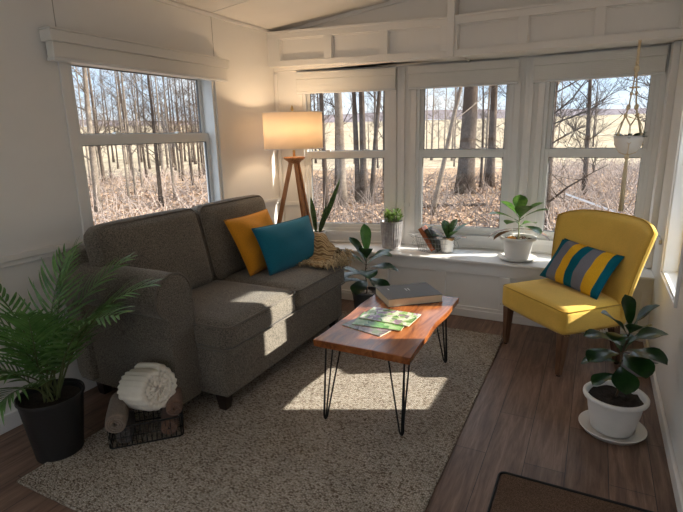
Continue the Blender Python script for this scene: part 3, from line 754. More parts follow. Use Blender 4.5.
# book
def book(name, m, w, d, t, cov, label, cat='book', group=None, stamp=None):
    e = empty(name); e.matrix_world = m; tag(e, label, cat, group)
    bm = B(); box(bm, -w/2, w/2, -d/2, d/2, 0, .003); box(bm, -w/2, w/2, -d/2, d/2, t-.003, t); box(bm, -w/2, w/2, d/2-.003, d/2, .003, t-.003); obj('cover', bm, cov, e, bevel=.001)
    bm = B(); box(bm, -w/2+.004, w/2-.004, -d/2+.004, d/2-.004, .003, t-.003); obj('pages', bm, M['paper'], e)
    if stamp:
        for q in stamp: bm = B(); box(bm, *q, t, t+.0006); obj('title_stamping', bm, M['bookstamp'], e)
    return e
book('book', T(-1.105, 3.185, zt) @ Matrix.Rotation(math.radians(40), 4, 'Z'), .395, .30, .055, M['bookgrey'],
     'thick grey hardcover book lying on the far half of the coffee table', stamp=[(-.012, -.004, .0, .05), (.008, .016, .0, .05), (-.13, -.122, .05, .08)])
def mag(x, y, rz, z, w, d, mat, label):
    e = empty('magazine'); e.matrix_world = T(x, y, z) @ Matrix.Rotation(math.radians(rz), 4, 'Z'); tag(e, label, 'magazine')
    bm = B(); box(bm, -w/2, w/2, -d/2, d/2, 0, .0035); obj('pages', bm, M['paper'], e)
    bm = B(); box(bm, -w/2, w/2, -d/2, d/2, .0035, .0048); obj('cover', bm, mat, e)
mag(-1.135, 2.605, -14, zt, .29, .225, M['mag3'], 'bottom magazine of the three fanned on the coffee table, with a dark cover')
mag(-1.10, 2.68, 4, zt+.005, .31, .225, M['mag2'], 'middle magazine of the three fanned on the coffee table, green')
mag(-1.075, 2.765, -2, zt+.010, .33, .22, M['mag1'], 'top magazine of the three fanned on the coffee table, with a garden picture')

# ------------------------------------------------------------------ armchair
ch = empty('accent_chair', (-.107-.02, 3.733-.02, 0), -PI/4); tag(ch, 'yellow armless accent chair with nailhead trim and wooden legs in front of the bay', 'chair')
Yw = M['yellow']
bm = B(); rbox(bm, .665, .54, .175, .035, 14, bulge=(0, 0, .022), mtx=T(0, -.01, .385)); seat = obj('seat', bm, Yw, ch, smooth=True)
bm = B(); tube(bm, [(-.33, .20, .462), (-.33, -.25, .462), (-.31, -.277, .462), (.31, -.277, .462), (.33, -.25, .462), (.33, .20, .462)], .004, 6)
obj('piping', bm, M['yellowpipe'], seat, smooth=True)
bm = B(); nails = []
for k in range(34): nails.append((-.32+.64*k/33, -.262, .306))
for k in range(24): nails += [(.336, -.27+.5*k/23, .306), (-.336, -.27+.5*k/23, .306)]
for x, y, z in nails: bmesh.ops.create_icosphere(bm, subdivisions=1, radius=.0042, matrix=T(x, y, z))
obj('nailhead_trim', bm, M['nail'], seat, smooth=True)['kind'] = 'stuff'
# backrest: curved barrel surface with thickness
bm = B(); nu, nv = 24, 14; sh = {}
def backp(u, v, off):
    # u -1..1 across, v 0..1 up
    hw = .322+.095*v**.8; zz = .33+.69*v - .05*v*abs(u)**5 - .012*v*u*u
    y = .225+.125*v*v*.6+.07*v - .13*abs(u)**2.6*(.25+.75*v); x = u*hw
    n = V((-.38*u*abs(u), -1, .12)).normalized()*-1
    e_ = (1-abs(u)**10)**.5*(1-abs(2*v-1)**14)**.5 if True else 1
    p = V((x+.045*v, y, zz)); return p+n*off*(.30+.70*e_)
for s in (0, 1):
    for i in range(nu+1):
        for j in range(nv+1): sh[s, i, j] = bm.verts.new(backp(-1+2*i/nu, j/nv, -.035 if s == 0 else .045))
for s in (0, 1):
    for i in range(nu):
        for j in range(nv): bm.faces.new((sh[s, i, j], sh[s, i+1, j], sh[s, i+1, j+1], sh[s, i, j+1]))
for i in range(nu):
    for j in (0, nv): bm.faces.new((sh[0, i, j], sh[0, i+1, j], sh[1, i+1, j], sh[1, i, j]))
for j in range(nv):
    for i in (0, nu): bm.faces.new((sh[0, i, j], sh[0, i, j+1], sh[1, i, j+1], sh[1, i, j]))
bk = obj('backrest', bm, Yw, ch, smooth=True)
bm = B(); pts = [backp(-1, j/12, -.036) for j in range(2, 13)]+[backp(-1+2*i/24, 1, -.036) for i in range(1, 24)]+[backp(1, 1-j/12, -.036) for j in range(0, 11)]
tube(bm, pts, .0045, 6); obj('piping', bm, M['yellowpipe'], bk, smooth=True)
for x, y, dx, dy in ((-.285, -.235, 0, -.01), (.285, -.235, 0, -.01), (-.27, .20, -.01, .055), (.27, .20, .01, .055)):
    bm = B(); vs = [bm.verts.new((x+a*h+dx*k, y+b*h+dy*k, z)) for z, h, k in ((.008, .017, 1), (.30, .030, 0)) for a, b in ((-1, -1), (1, -1), (1, 1), (-1, 1))]
    bm.faces.new(vs[3::-1]); bm.faces.new(vs[4:])
    for i in range(4): bm.faces.new((vs[i], vs[(i+1) % 4], vs[4+(i+1) % 4], vs[4+i]))
    lg = obj('leg', bm, M['legwood'], ch, bevel=.004)
    bm = B(); lathe(bm, [(.014, 0), (.015, .008)], 14, c=(x+dx, y+dy, 0), capt=True); obj('glide', bm, M['blackmetal'], lg)
scatter('throw_pillow', quadm((-.285, 3.945, .525), (.09, 3.56, .50), (-.19, 4.07, .78), (.215, 3.70, .76)), .55, .335, .13, M['stripe'],
        'teal, yellow and grey striped pillow on the yellow chair', seed=8)

# ------------------------------------------------------------------ pots and plants
def pot(name, e, prof, mat, seg=40, rib=None, thick=.006, soil=None, soilmat='soil'):
    bm = B(); r_in = [(max(.004, r-thick), z) for r, z in prof][::-1]; r_in[-1] = (r_in[-1][0], r_in[-1][1]+.01)
    lathe(bm, prof+r_in, seg, rib=rib); o = obj(name, bm, mat, e, smooth=True)
    es = o.modifiers.new('edge', 'EDGE_SPLIT'); es.split_angle = math.radians(55)
    if soil:
        bm = B(); n = 10; rnd = random.Random(3); rings = []
        c = bm.verts.new((0, 0, soil[1]+.006))
        for k in range(1, n+1): rings.append([bm.verts.new((soil[0]*k/n*math.cos(2*PI*i/28), soil[0]*k/n*math.sin(2*PI*i/28), soil[1]+rnd.uniform(-.004, .006))) for i in range(28)])
        for i in range(28): bm.faces.new((c, rings[0][i], rings[0][(i+1) % 28]))
        for A, C in zip(rings, rings[1:]):
            for i in range(28): bm.faces.new((A[i], C[i], C[(i+1) % 28], A[(i+1) % 28]))
        obj('potting_soil' if soilmat == 'soil' else 'bark_mulch', bm, M[soilmat], e, smooth=True)
    return o
def bent(p0, p1, sag, n=10, up=V((0, 0, 1))):
    p0, p1 = V(p0), V(p1); return [p0.lerp(p1, k/n)+up*sag*math.sin(PI*k/n) for k in range(n+1)]
# areca palm
e = empty('potted_palm', (-2.40, 1.37, 0)); tag(e, 'potted palm with feathery fronds in a black ribbed pot left of the sofa', 'plant')
ribz = lambda a, z: 1+.006*math.sin(z*330)
prof = [(.112+.040*k/40, .001+.325*k/40) for k in range(41)]+[(.158, .328), (.158, .342)]
pot('pot', e, prof, M['blackpot'], 48, rib=ribz, soil=(.145, .305))
rnd = random.Random(21)
def frond(e, az, L, lift, droop, roll, n=22, llen=.24, base=(0, 0, .33), stem=.35):
    d = V((math.cos(az), math.sin(az), 0)); pts = []; p = V(base); ang = lift
    N_ = 30
    for k in range(N_+1):
        pts.append(p.copy()); t = k/N_; ang2 = ang-droop*t**1.6
        p = p+(d*math.cos(ang2)+V((0, 0, math.sin(ang2))))*(L/N_)
    bm = B(); tube(bm, pts, [.0055*(1-.8*k/N_) for k in range(N_+1)], 6)
    fr = obj('frond', bm, M['stem'], e, smooth=True)
    bm = B()
    for k in range(n):
        t = stem+(1-stem)*k/(n-1); i = min(N_-1, int(t*N_)); q = pts[i].lerp(pts[i+1], t*N_-i); tg = (pts[i+1]-pts[i]).normalized()
        side = tg.cross(V((0, 0, 1))); side = side.normalized() if side.length > .05 else V((1, 0, 0))
        up = side.cross(tg); side = side*math.cos(roll)+up*math.sin(roll); up = side.cross(tg)
        tt = (k/(n-1)); l = llen*(.55+.75*math.sin(PI*min(1, tt*.8+.18)))*(1-.35*tt)
        for s in (-1, 1):
            dirn = tg*(.55+.5*tt)+side*s*(1-.35*tt)+up*.30
            leaf(bm, q, dirn+V((rnd.uniform(-.06, .06),)*3), up, l*rnd.uniform(.9, 1.05), .0145, bend=rnd.uniform(.3, .7), fold=.25, shape='bl', n=6)
    obj('leaflets', bm, M['palmleaf'], fr, smooth=True)
fr_specs = [(2, .84, 1.22, 1.15), (28, .88, 1.2, 1.0), (60, .88, 1.3, .9), (100, .80, 1.42, .5), (150, .42, 1.4, .7),
            (-30, .66, 1.42, .8), (-85, .54, 1.1, 1.7), (-130, .56, 1.1, 1.6), (-105, .70, 1.3, 1.2), (40, .84, 1.46, .4), (15, .62, 1.3, .8), (-62, .78, 1.44, .6), (-72, .46, .9, 1.8), (235, .62, 1.4, .8), (75, .62, 1.1, .9)]
for i, (az, L, li, dr) in enumerate(fr_specs):
    a = math.radians(az); frond(e, a, L*.95, li, dr, rnd.uniform(-.3, .3), n=18, stem=.30, base=(.035*math.cos(a*3), .035*math.sin(a*3), .30), llen=.19 if az in (150, 235) else .235)
# fiddle leaf helper
def fig(e, base, h, leaves, mats, lean=(0, 0), rstem=.006):
    bm = B(); b = V(base); top = b+V((lean[0], lean[1], h)); pts = bent(b, top, 0, 10); pts = [p+V((.008*math.sin(k*.8), .006*math.cos(k*.9), 0)) for k, p in enumerate(pts)]
    tube(bm, pts, [rstem*(1-.4*k/10) for k in range(11)], 8); obj('stem', bm, M['woodstem'], e, smooth=True)
    for (t, az, el, L, W, bend, mi) in leaves:
        i = min(9, int(t*10)); q = pts[i].lerp(pts[i+1], t*10-i); a = math.radians(az); ee = math.radians(el)
        d = V((math.cos(a)*math.cos(ee), math.sin(a)*math.cos(ee), math.sin(ee)))
        up = V((-math.cos(a)*math.sin(ee), -math.sin(a)*math.sin(ee), math.cos(ee)))
        bm = B(); pet = q+d*.02; tube(bm, [q, pet], .0025, 6); leaf(bm, pet, d, up, L, W, bend=bend, fold=.22, shape='ob', n=10, ripple=.10)
        obj('leaf', bm, mats[mi], e, smooth=True)
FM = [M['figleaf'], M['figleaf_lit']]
e = empty('potted_fig', (-1.70, 3.79, 0)); tag(e, 'fiddle leaf fig in a dark grey pot on the floor behind the coffee table', 'plant')
pot('pot', e, [(.085, .001), (.10, .06), (.118, .20), (.122, .235), (.127, .237), (.127, .262)], M['greypot'], soil=(.115, .235))
fig(e, (0, 0, .235), .34, [(.98, 150, 86, .27, .13, .1, 1), (.9, -70, 55, .22, .13, .6, 0), (.88, -10, 38, .25, .16, .8, 0), (.8, 165, 62, .27, .12, .5, 0), (.75, 200, 42, .27, .13, .5, 0),
     (.66, 5, 20, .28, .18, .7, 0), (.6, -60, 20, .28, .18, .6, 0), (.5, -120, 20, .27, .16, .6, 0), (.45, 185, 25, .28, .14, .5, 0), (.45, -25, 0, .28, .18, .6, 0), (.32, 215, 15, .26, .15, .5, 0), (.75, 40, 42, .27, .15, .6, 0), (.38, -85, 5, .26, .16, .6, 0)], FM, lean=(0, 0))
e = empty('potted_fig', (.205, 2.79, 0)); tag(e, 'small fiddle leaf fig in a white pot on the plank floor by the right wall', 'plant')
bm = B(); lathe(bm, [(.13, .001), (.145, .004), (.162, .028), (.166, .030), (.160, .032), (.142, .012), (.004, .011)], 48, capt=True); obj('saucer', bm, M['whitepot'], e, smooth=True)
bm = B(); lathe(bm, [(.095, .0135), (.105, .02), (.128, .13), (.136, .185), (.140, .192), (.154, .196), (.158, .204), (.158, .216), (.152, .222), (.140, .220), (.134, .205), (.13, .19), (.128, .18), (.006, .178)], 56, capt=True)
obj('pot', bm, M['whitepot'], e, smooth=True)
bm = B(); rnd = random.Random(9); rings = []
for k in range(0, 11): rings.append([bm.verts.new((.132*k/10*math.cos(2*PI*i/30)+0, .132*k/10*math.sin(2*PI*i/30), .192+rnd.uniform(-.005, .008)+(.004 if k < 5 else 0))) for i in range(30)])
for A, C in zip(rings, rings[1:]):
    for i in range(30): bm.faces.new((A[i], C[i], C[(i+1) % 30], A[(i+1) % 30]))
bmesh.ops.remove_doubles(bm, verts=bm.verts, dist=.0001); obj('potting_soil', bm, M['soil'], e, smooth=True)
fig(e, (0, 0, .19), .40, [(.99, 140, 80, .17, .12, .2, 0), (.98, 0, 68, .18, .13, .5, 0), (.92, -70, 55, .17, .13, .7, 0), (.9, 200, 58, .18, .13, .6, 0), (.78, 10, 42, .19, .15, .7, 0), (.74, 190, 35, .19, .15, .8, 0),
     (.7, -30, 20, .20, .16, .7, 0), (.64, 220, 18, .19, .15, .8, 0), (.62, 90, 40, .17, .13, .8, 0), (.52, 175, 8, .18, .13, .8, 0), (.36, -150, 0, .14, .11, .7, 0), (.5, -80, -8, .17, .14, .7, 0), (.85, -115, 40, .17, .13, .9, 0), (.66, -60, 10, .19, .16, .8, 0), (.55, 30, 15, .18, .14, .8, 0)], FM, lean=(.02, .0))
# snake plant on the bench, lamp side
e = empty('snake_plant', (-2.44, 4.262, .52)); tag(e, 'snake plant in a white pot on the sill beside the floor lamp', 'plant')
pot('pot', e, [(.052, .001), (.058, .01), (.072, .12), (.078, .123), (.078, .14)], M['whitepot'], 32, thick=.005, soil=(.07, .125))
for x, y, dx, dy, dz, L, W, bend in ((-.02, 0, -.12, .0, 1, .36, .05, .15), (.0, .01, .50, .1, 1, .58, .05, .5), (.02, -.01, .38, -.1, 1, .26, .055, -.2), (-.01, -.02, -.05, -.1, 1, .22, .04, .2), (.012, .02, .2, .1, 1, .30, .035, -.2)):
    bm = B(); leaf(bm, (x, y, .12), (dx, dy, dz), (1, -1, 0), L, W, bend=bend*.6, fold=.35, shape='el' if L < .45 else 'el', n=12); o = obj('leaf', bm, M['snake'], e, smooth=True); s = o.modifiers.new('s', 'SOLIDIFY'); s.thickness = .004
# galvanised pail
e = empty('potted_jade', (-1.705, 4.405, .52)); tag(e, 'small leafy jade plant in a grey fluted metal pail on the window bench', 'plant')
flute = lambda a, z: 1+(.022*math.sin(a*26) if .02 < z < .245 else 0)
pot('pail', e, [(.088, .001), (.088, .012), (.090, .03), (.097, .12), (.104, .235), (.106, .25), (.109, .255), (.109, .262)], M['galv'], 208, rib=flute, thick=.004, soil=(.10, .24))
rnd = random.Random(2)
for k in range(13):
    a = rnd.uniform(0, 2*PI); r = rnd.uniform(.01, .07); h = rnd.uniform(.06, .13); b = V((r*math.cos(a), r*math.sin(a), .24)); t = V((r*1.5*math.cos(a), r*1.5*math.sin(a), .24+h))
    bm = B(); tube(bm, [b, (b+t)/2+V((.003, 0, 0)), t], .003, 6)
    for j in range(11):
        q = b.lerp(t, .35+.65*j/10); aa = rnd.uniform(0, 2*PI); el = rnd.uniform(.0, 1.2); d = V((math.cos(aa)*math.cos(el), math.sin(aa)*math.cos(el), math.sin(el)))
        leaf(bm, q, d, V((0, 0, 1)), rnd.uniform(.04, .06), rnd.uniform(.026, .034), bend=.3, fold=.2, shape='ob', n=4)
    obj('sprig', bm, M['jade'], e, smooth=True)
# wire basket with two books and a small plant
WB = V((-1.27, 4.40, .52))
e = empty('wire_basket', WB); tag(e, 'oval grey wire basket on the window bench holding two books and a small plant', 'basket')
bm = B(); a_, b_ = .19, .095
def el(k, n, z, s=1): t = 2*PI*k/n; return V((a_*s*math.cos(t), b_*s*math.sin(t), z))
for z, s in ((.003, .82), (.045, .88), (.09, .94), (.135, 1.0)): tube(bm, [el(k, 48, z, s) for k in range(48)], .0018 if z < .13 else .003, 6, closed=True)
for k in range(36): tube(bm, [el(k, 36, .003, .82), el(k, 36, .135, 1.0)], .0012, 5)
for k in range(-5, 6): x = k*.028; yy = b_*.8*math.sqrt(max(0, 1-(x/(a_*.82))**2)); tube(bm, [(x, -yy, .003), (x, yy, .003)], .0012, 5)
o = obj('wire_mesh', bm, M['greywire'], e, smooth=True)
for s in (-1, 1):
    bm = B(); tube(bm, [V((s*(a_+.0+.045*math.sin(t)), .05*math.cos(t), .125+.018*math.sin(t))) for t in [PI*k/12 for k in range(13)]], .003, 6); tube(bm, [V((s*(a_+.0+.03*math.sin(t)), .05*math.cos(t), .10-.05*math.sin(t))) for t in [PI*k/12 for k in range(13)]], .002, 6); obj('handle', bm, M['greywire'], e, smooth=True)
def leanbook(x, y, ang, w, h, t, mat, label):
    m = T(x, y, .528) @ Matrix.Rotation(math.radians(ang), 4, 'Y') @ Matrix.Rotation(0, 4, 'Z')
    e = empty('book'); e.matrix_world = m; tag(e, label, 'book')
    bm = B(); box(bm, 0, .003, -w/2, w/2, 0, h); box(bm, t-.003, t, -w/2, w/2, 0, h); box(bm, 0, t, -w/2, -w/2+.003, 0, h); obj('cover', bm, mat, e)
    bm = B(); box(bm, .003, t-.003, -w/2+.003, w/2-.004, .003, h-.003); obj('pages', bm, M['paper'], e)
leanbook(-1.285, 4.40, -33, .13, .24, .040, M['copperbook'], 'copper coloured book leaning at the left end of the wire basket')
leanbook(-1.228, 4.40, -33, .125, .235, .034, M['darkbook'], 'dark olive book leaning beside the copper book in the wire basket')
e = empty('potted_succulent', (-1.155, 4.40, .527)); tag(e, 'small plant with broad green and bronze leaves in a white pot inside the wire basket', 'plant')
pot('pot', e, [(.050, .001), (.054, .01), (.068, .12), (.072, .125), (.072, .135)], M['whitepot'], 32, thick=.004, soil=(.066, .125))
for az, elv, L, W, mi in ((20, 50, .19, .085, 0), (60, 70, .17, .075, 0), (120, 65, .16, .07, 0), (170, 35, .17, .07, 1), (200, 20, .16, .065, 0), (-10, 20, .15, .06, 1), (-60, 15, .12, .06, 1), (-110, 20, .12, .06, 1), (-40, 45, .15, .07, 0), (-150, 15, .13, .05, 1), (95, 80, .14, .06, 0)):
    a, l = math.radians(az), math.radians(elv); d = V((math.cos(a)*math.cos(l), math.sin(a)*math.cos(l), math.sin(l)))
    bm = B(); leaf(bm, (.01*math.cos(a), .01*math.sin(a), .125), d, (0, 0, 1) if elv < 75 else (1, 0, 0), L*1.2, W*1.3, bend=.4, fold=.25, shape='ob', n=8); obj('leaf', bm, (M['snake'], M['maroon'])[mi], e, smooth=True)
# white pot with ruffled rim, croton-like plant
e = empty('potted_rubber_plant', (-.535, 4.36, .52)); tag(e, 'leafy plant in a white pot on the window bench left of the yellow chair', 'plant')
bm = B(); lathe(bm, [(.115, .001), (.135, .006), (.158, .024), (.162, .026), (.156, .028), (.128, .012), (.004, .010)], 48, capt=True); obj('saucer', bm, M['whitepot'], e, smooth=True)
bm = B(); lathe(bm, [(.092, .012), (.098, .018), (.112, .10), (.122, .165), (.128, .170), (.146, .178), (.150, .188), (.149, .200), (.140, .206), (.128, .198), (.120, .18), (.117, .172), (.004, .170)], 56, capt=True); obj('pot', bm, M['whitepot'], e, smooth=True)
bm = B(); rnd = random.Random(5)
for k in range(120):
    r, a = .115*math.sqrt(rnd.random()), rnd.uniform(0, 2*PI); bmesh.ops.create_icosphere(bm, subdivisions=1, radius=rnd.uniform(.006, .012), matrix=T(r*math.cos(a), r*math.sin(a), .178))
obj('bark_mulch', bm, M['bark'], e)['kind'] = 'stuff'
bm = B(); bmesh.ops.create_icosphere(bm, subdivisions=2, radius=.028, matrix=T(-.045, -.055, .195) @ Matrix.Diagonal((1.3, .8, .6, 1))); obj('orange_stone', bm, plain('orange_stone', (.75, .32, .04, 1), .6, var=.2), e, smooth=True)
bm = B(); tube(bm, [(0, 0, .17), (.003, 0, .25), (-.002, 0, .33), (.002, 0, .38)], [.007, .006, .006, .004], 8); obj('stem', bm, M['palestem'], e, smooth=True)
for az, elv, L, W, z, mi, bd in ((-70, 55, .17, .11, .33, 0, .5), (-10, 40, .19, .10, .34, 0, .6), (200, 30, .20, .10, .33, 0, .6), (100, 70, .16, .10, .35, 0, .4), (150, 45, .17, .08, .36, 0, .5), (30, 45, .17, .08, .36, 0, .5), (185, -5, .20, .085, .27, 1, .6), (-160, -8, .16, .08, .26, 1, .6), (0, 0, .20, .085, .27, 1, .7), (-35, 10, .17, .09, .29, 0, .7), (60, 15, .16, .08, .29, 0, .6), (-110, 25, .15, .09, .31, 0, .7)):
    a, l = math.radians(az), math.radians(elv); d = V((math.cos(a)*math.cos(l), math.sin(a)*math.cos(l), math.sin(l)))
    bm = B(); q = V((0, 0, z)); tube(bm, [q, q+d*.045], .003, 6); leaf(bm, q+d*.045, d, (0, 0, 1), L*1.15, W*1.35, bend=bd, fold=.2, shape='ob', n=8); obj('leaf', bm, (M['rubber'], M['maroon'])[mi], e, smooth=True)
# hanging macrame planter
HP = V((.192, 4.12, 1.43)); e = empty('hanging_planter', HP); tag(e, 'white bowl planter hanging in a knotted macrame cord before the right bay window', 'planter')
bm = B(); prof = [(.038, .0), (.055, .006), (.080, .045), (.094, .09), (.096, .118), (.092, .118), (.088, .09), (.004, .085)]
lathe(bm, prof, 40, capt=True); obj('bowl', bm, M['whitepot'], e, smooth=True)
bm = B(); rnd = random.Random(8)
for k in range(60):
    a = rnd.uniform(0, 2*PI); r = .07*math.sqrt(rnd.random()); d = V((math.cos(a)*.8, math.sin(a)*.8, rnd.uniform(.3, 1.2))); leaf(bm, (r*math.cos(a), r*math.sin(a), .10), d, (0, 0, 1), rnd.uniform(.045, .08), .026, bend=.6, fold=.2, shape='ob', n=4)
obj('foliage', bm, M['figleaf'], e, smooth=True)
bm = B(); ztop = .745
tube(bm, [(0, 0, .56), (0, 0, ztop)], .009, 8)
def knot(c, r): bmesh.ops.create_icosphere(bm, subdivisions=2, radius=r, matrix=T(*c) @ Matrix.Diagonal((1, 1, 1.5, 1)))
knot((0, 0, .56), .018); knot((0, 0, .52), .013); knot((0, 0, .60), .012)
for k in range(4):
    a = PI/4+PI/2*k; c, s = math.cos(a), math.sin(a); pts = [V((c*r, s*r, z)) for r, z in ((.004, .55), (.018, .42), (.030, .33), (.048, .26), (.075, .20), (.098, .13))]
    tube(bm, pts, .0045, 6); knot((c*.022, s*.022, .40), .010); knot((c*.034, s*.034, .31), .014); knot((c*.05, s*.05, .255), .011); knot((c*.098, s*.098, .128), .008)
    for sg in (-1, 1):
        a2 = a+sg*PI/4; c2, s2 = math.cos(a2), math.sin(a2)
        tube(bm, [V((c*.05, s*.05, .25)), V((c2*.07, s2*.07, .185)), V((c2*.092, s2*.092, .12))], .0025, 6)
        tube(bm, [V((c*.098, s*.098, .128)), V((c2*.088, s2*.088, .06)), V((c2*.05, s2*.05, .0)), V((0, 0, -.02))], .003, 6)
tube(bm, [(.03*math.cos(2*PI*k/16), .03*math.sin(2*PI*k/16), .44) for k in range(16)], .005, 6, closed=True)
knot((0, 0, -.03), .016)
obj('macrame_hanger', bm, M['rope'], e, smooth=True)
bm = B()
for k in range(14): a = 2*PI*k/14; tube(bm, [V((.004*math.cos(a), .004*math.sin(a), -.03)), V((.010*math.cos(a), .010*math.sin(a), -.12)), V((.012*math.cos(a)+rnd.uniform(-.004, .004), .012*math.sin(a), -.42))], .0035, 5)
obj('tassel', bm, M['rope'], e, smooth=True)
bm = B(); tube(bm, [V((0, .012*math.sin(t), .748+.012*math.cos(t))) for t in [2*PI*k/12 for k in range(12)]], .0025, 6, closed=True); tube(bm, [(0, .006, .757), (0, .085, .757)], .003, 6); obj('ceiling_hook', bm, M['whitepot'], e, smooth=True)
# clear bowl / dish on the floor behind the white pot
e = empty('pet_bowl', (.36, 3.62, 0)); tag(e, 'dark low bowl with clear plastic rim on the floor behind the white pot', 'bowl')
bm = B(); lathe(bm, [(.07, .001), (.078, .02), (.085, .05), (.080, .052), (.07, .02), (.004, .012)], 36, capt=True); obj('bowl', bm, M['blackpot'], e, smooth=True)
bm = B(); lathe(bm, [(.085, .001), (.09, .002), (.084, .06), (.08, .11), (.076, .11), (.08, .06)], 36, capb=False); obj('clear_stand', bm, M['plastic'], e, smooth=True)

# ------------------------------------------------------------------ rolled blankets in a black wire basket
BC = V((-2.095, 1.685, .0145)); ba = math.radians(45)
e = empty('blanket_basket', BC, ba); tag(e, 'low black wire basket of rolled blankets on the floor between palm and sofa', 'basket')
bw, bd_, bh = .37, .23, .12
bm = B()
for z, r in ((.006, .004), (bh, .005), (bh*.5, .0025)): tube(bm, [V((x, y, z)) for x, y in rrect(-bw/2, bw/2, -bd_/2, bd_/2, .02, 4)], r, 6, closed=True)
for k in range(15):
    x = -bw/2+.01+(bw-.02)*k/14
    for y in (-bd_/2, bd_/2): tube(bm, [(x, y, .006), (x, y, bh)], .002, 5)
    tube(bm, [(x, -bd_/2, .006), (x, bd_/2, .006)], .002, 5)
for k in range(7):
    y = -bd_/2+.01+(bd_-.02)*k/6
    for x in (-bw/2, bw/2): tube(bm, [(x, y, .006), (x, y, bh)], .002, 5)
obj('wire_frame', bm, M['blackwire'], e, smooth=True)
def roll(name, m, R, L, mat, label, turns=3.2, th=.016, ribbed=False, group=None):
    """a towel rolled into a spiral; axis along local X"""
    e = empty(name); e.matrix_world = m; tag(e, label, 'blanket', group); bm = B()
    n = int(turns*(64 if ribbed else 26)); pts = []
    for k in range(n+1):
        a = 2*PI*turns*k/n; r = .012+(R-.012-th/2)*k/n; pts.append((r*math.cos(a+1.2), r*math.sin(a+1.2)))
    nx = 44 if ribbed else 14; rows = {}
    hs = th*.46
    for side in (0, 1):
        for k in range(n+1):
            p = V((0,)+pts[k]); q = V((0,)+pts[min(n, k+1)])-V((0,)+pts[max(0, k-1)]); nn = V((0, -q.z, q.y)).normalized()*(hs if side == 0 else -hs)
            for i in range(nx+1):
                x = -L/2+L*i/nx; e_ = 1-.12*abs(2*i/nx-1)**6
                rb = 1+(.42*math.sin(k*2*PI/max(3, round(.019/(2*PI*turns/n*max(.02, math.hypot(*pts[k])))))) if ribbed else .10*math.sin(k*.9+i*.7))
                pp = p*e_; rows[side, k, i] = bm.verts.new((x+.003*math.sin(k*.5), pp.y+nn.y*rb, pp.z+nn.z*rb))
    for k in range(n):
        for i in range(nx):
            bm.faces.new((rows[0, k, i], rows[0, k, i+1], rows[0, k+1, i+1], rows[0, k+1, i])); bm.faces.new((rows[1, k, i], rows[1, k+1, i], rows[1, k+1, i+1], rows[1, k, i+1]))
        for i in (0, nx): bm.faces.new((rows[0, k, i], rows[0, k+1, i], rows[1, k+1, i], rows[1, k, i]))
    for i in range(nx):
        for k in (0, n): bm.faces.new((rows[0, k, i], rows[1, k, i], rows[1, k, i+1], rows[0, k, i+1]))
    return obj('rolled_cloth', bm, mat, e, smooth=True)
def RM(x, y, z, yaw, tilt=0, spin=0): return T(x, y, z) @ Matrix.Rotation(math.radians(yaw), 4, 'Z') @ Matrix.Rotation(math.radians(tilt), 4, 'Y') @ Matrix.Rotation(math.radians(spin), 4, 'X')
u = V((math.cos(ba), math.sin(ba), 0)); w = V((-math.sin(ba), math.cos(ba), 0))
def bp(a, b, z): p = BC+u*a+w*b; return (p.x, p.y, z+.0145)
roll('rolled_blanket', RM(*bp(-.135, .0, .150), 135), .064, .27, M['greytowel'], 'grey brown rolled blanket at the palm end of the basket, upper one')
roll('rolled_blanket', RM(*bp(-.105, -.005, .055), 135), .046, .21, M['darktowel'], 'charcoal rolled blanket at the bottom of the basket, below the grey brown roll')
roll('rolled_blanket', RM(*bp(.12, -.005, .062), 135), .052, .22, M['browntowel'], 'brown rolled blanket low in the basket, at its sofa end')
roll('rolled_blanket', RM(*bp(.155, -.005, .170), 135), .052, .22, M['browntowel'], 'brown rolled blanket at the sofa end, resting on the other brown roll')
roll('ribbed_blanket', RM(*bp(.015, .015, .258), -8, -14, 150), .132, .24, M['whitetowel'], 'thick cream ribbed plush blanket rolled up on top of the dark rolls', turns=3.6, th=.030, ribbed=True)
# ------------------------------------------------------------------ outdoors
GZ = -.6
def gh(x, y):
    d = math.hypot(x, y); h = GZ
    if d > 34: h += (min(141, d-34)/141)**1.3*6.2
    return h
def at(px, dist):
    """ground point seen at picture column px (row near the horizon), dist metres away"""
    v = FW*F+RI*(px-341.5)+UP*125; v.z = 0; v.normalize(); return V((v.x*dist, v.y*dist, gh(v.x*dist, v.y*dist)))
def terrain(name, r0, r1, mat, nr, amp, extra=lambda x, y, d: 0, a0=-20, a1=200, na=90):
    bm = B(); g = {}; rnd = random.Random(3)
    for i in range(nr+1):
        d = r0*(r1/r0)**(i/nr)
        for j in range(na+1):
            a = math.radians(a0+(a1-a0)*j/na); x, y = d*math.cos(a), d*math.sin(a); g[i, j] = bm.verts.new((x, y, gh(x, y)+rnd.uniform(-amp, amp)+extra(x, y, d)))
    for i in range(nr):
        for j in range(na): bm.faces.new((g[i, j], g[i+1, j], g[i+1, j+1], g[i, j+1]))
    return tag(obj(name, bm, mat, smooth=True), kind='structure')
terrain('ground', .8, 32, M['ground'], 40, .02, lambda x, y, d: 0)
terrain('ground_field', 31.8, 175, M['field'], 40, .05, lambda x, y, d: -.02)
terrain('ground_hills', 172, 420, M['hill'], 12, .3, lambda x, y, d: ((d-172)/250)**.6*(9.5+2.5*math.sin(math.atan2(y, x)*7+1)), na=140)
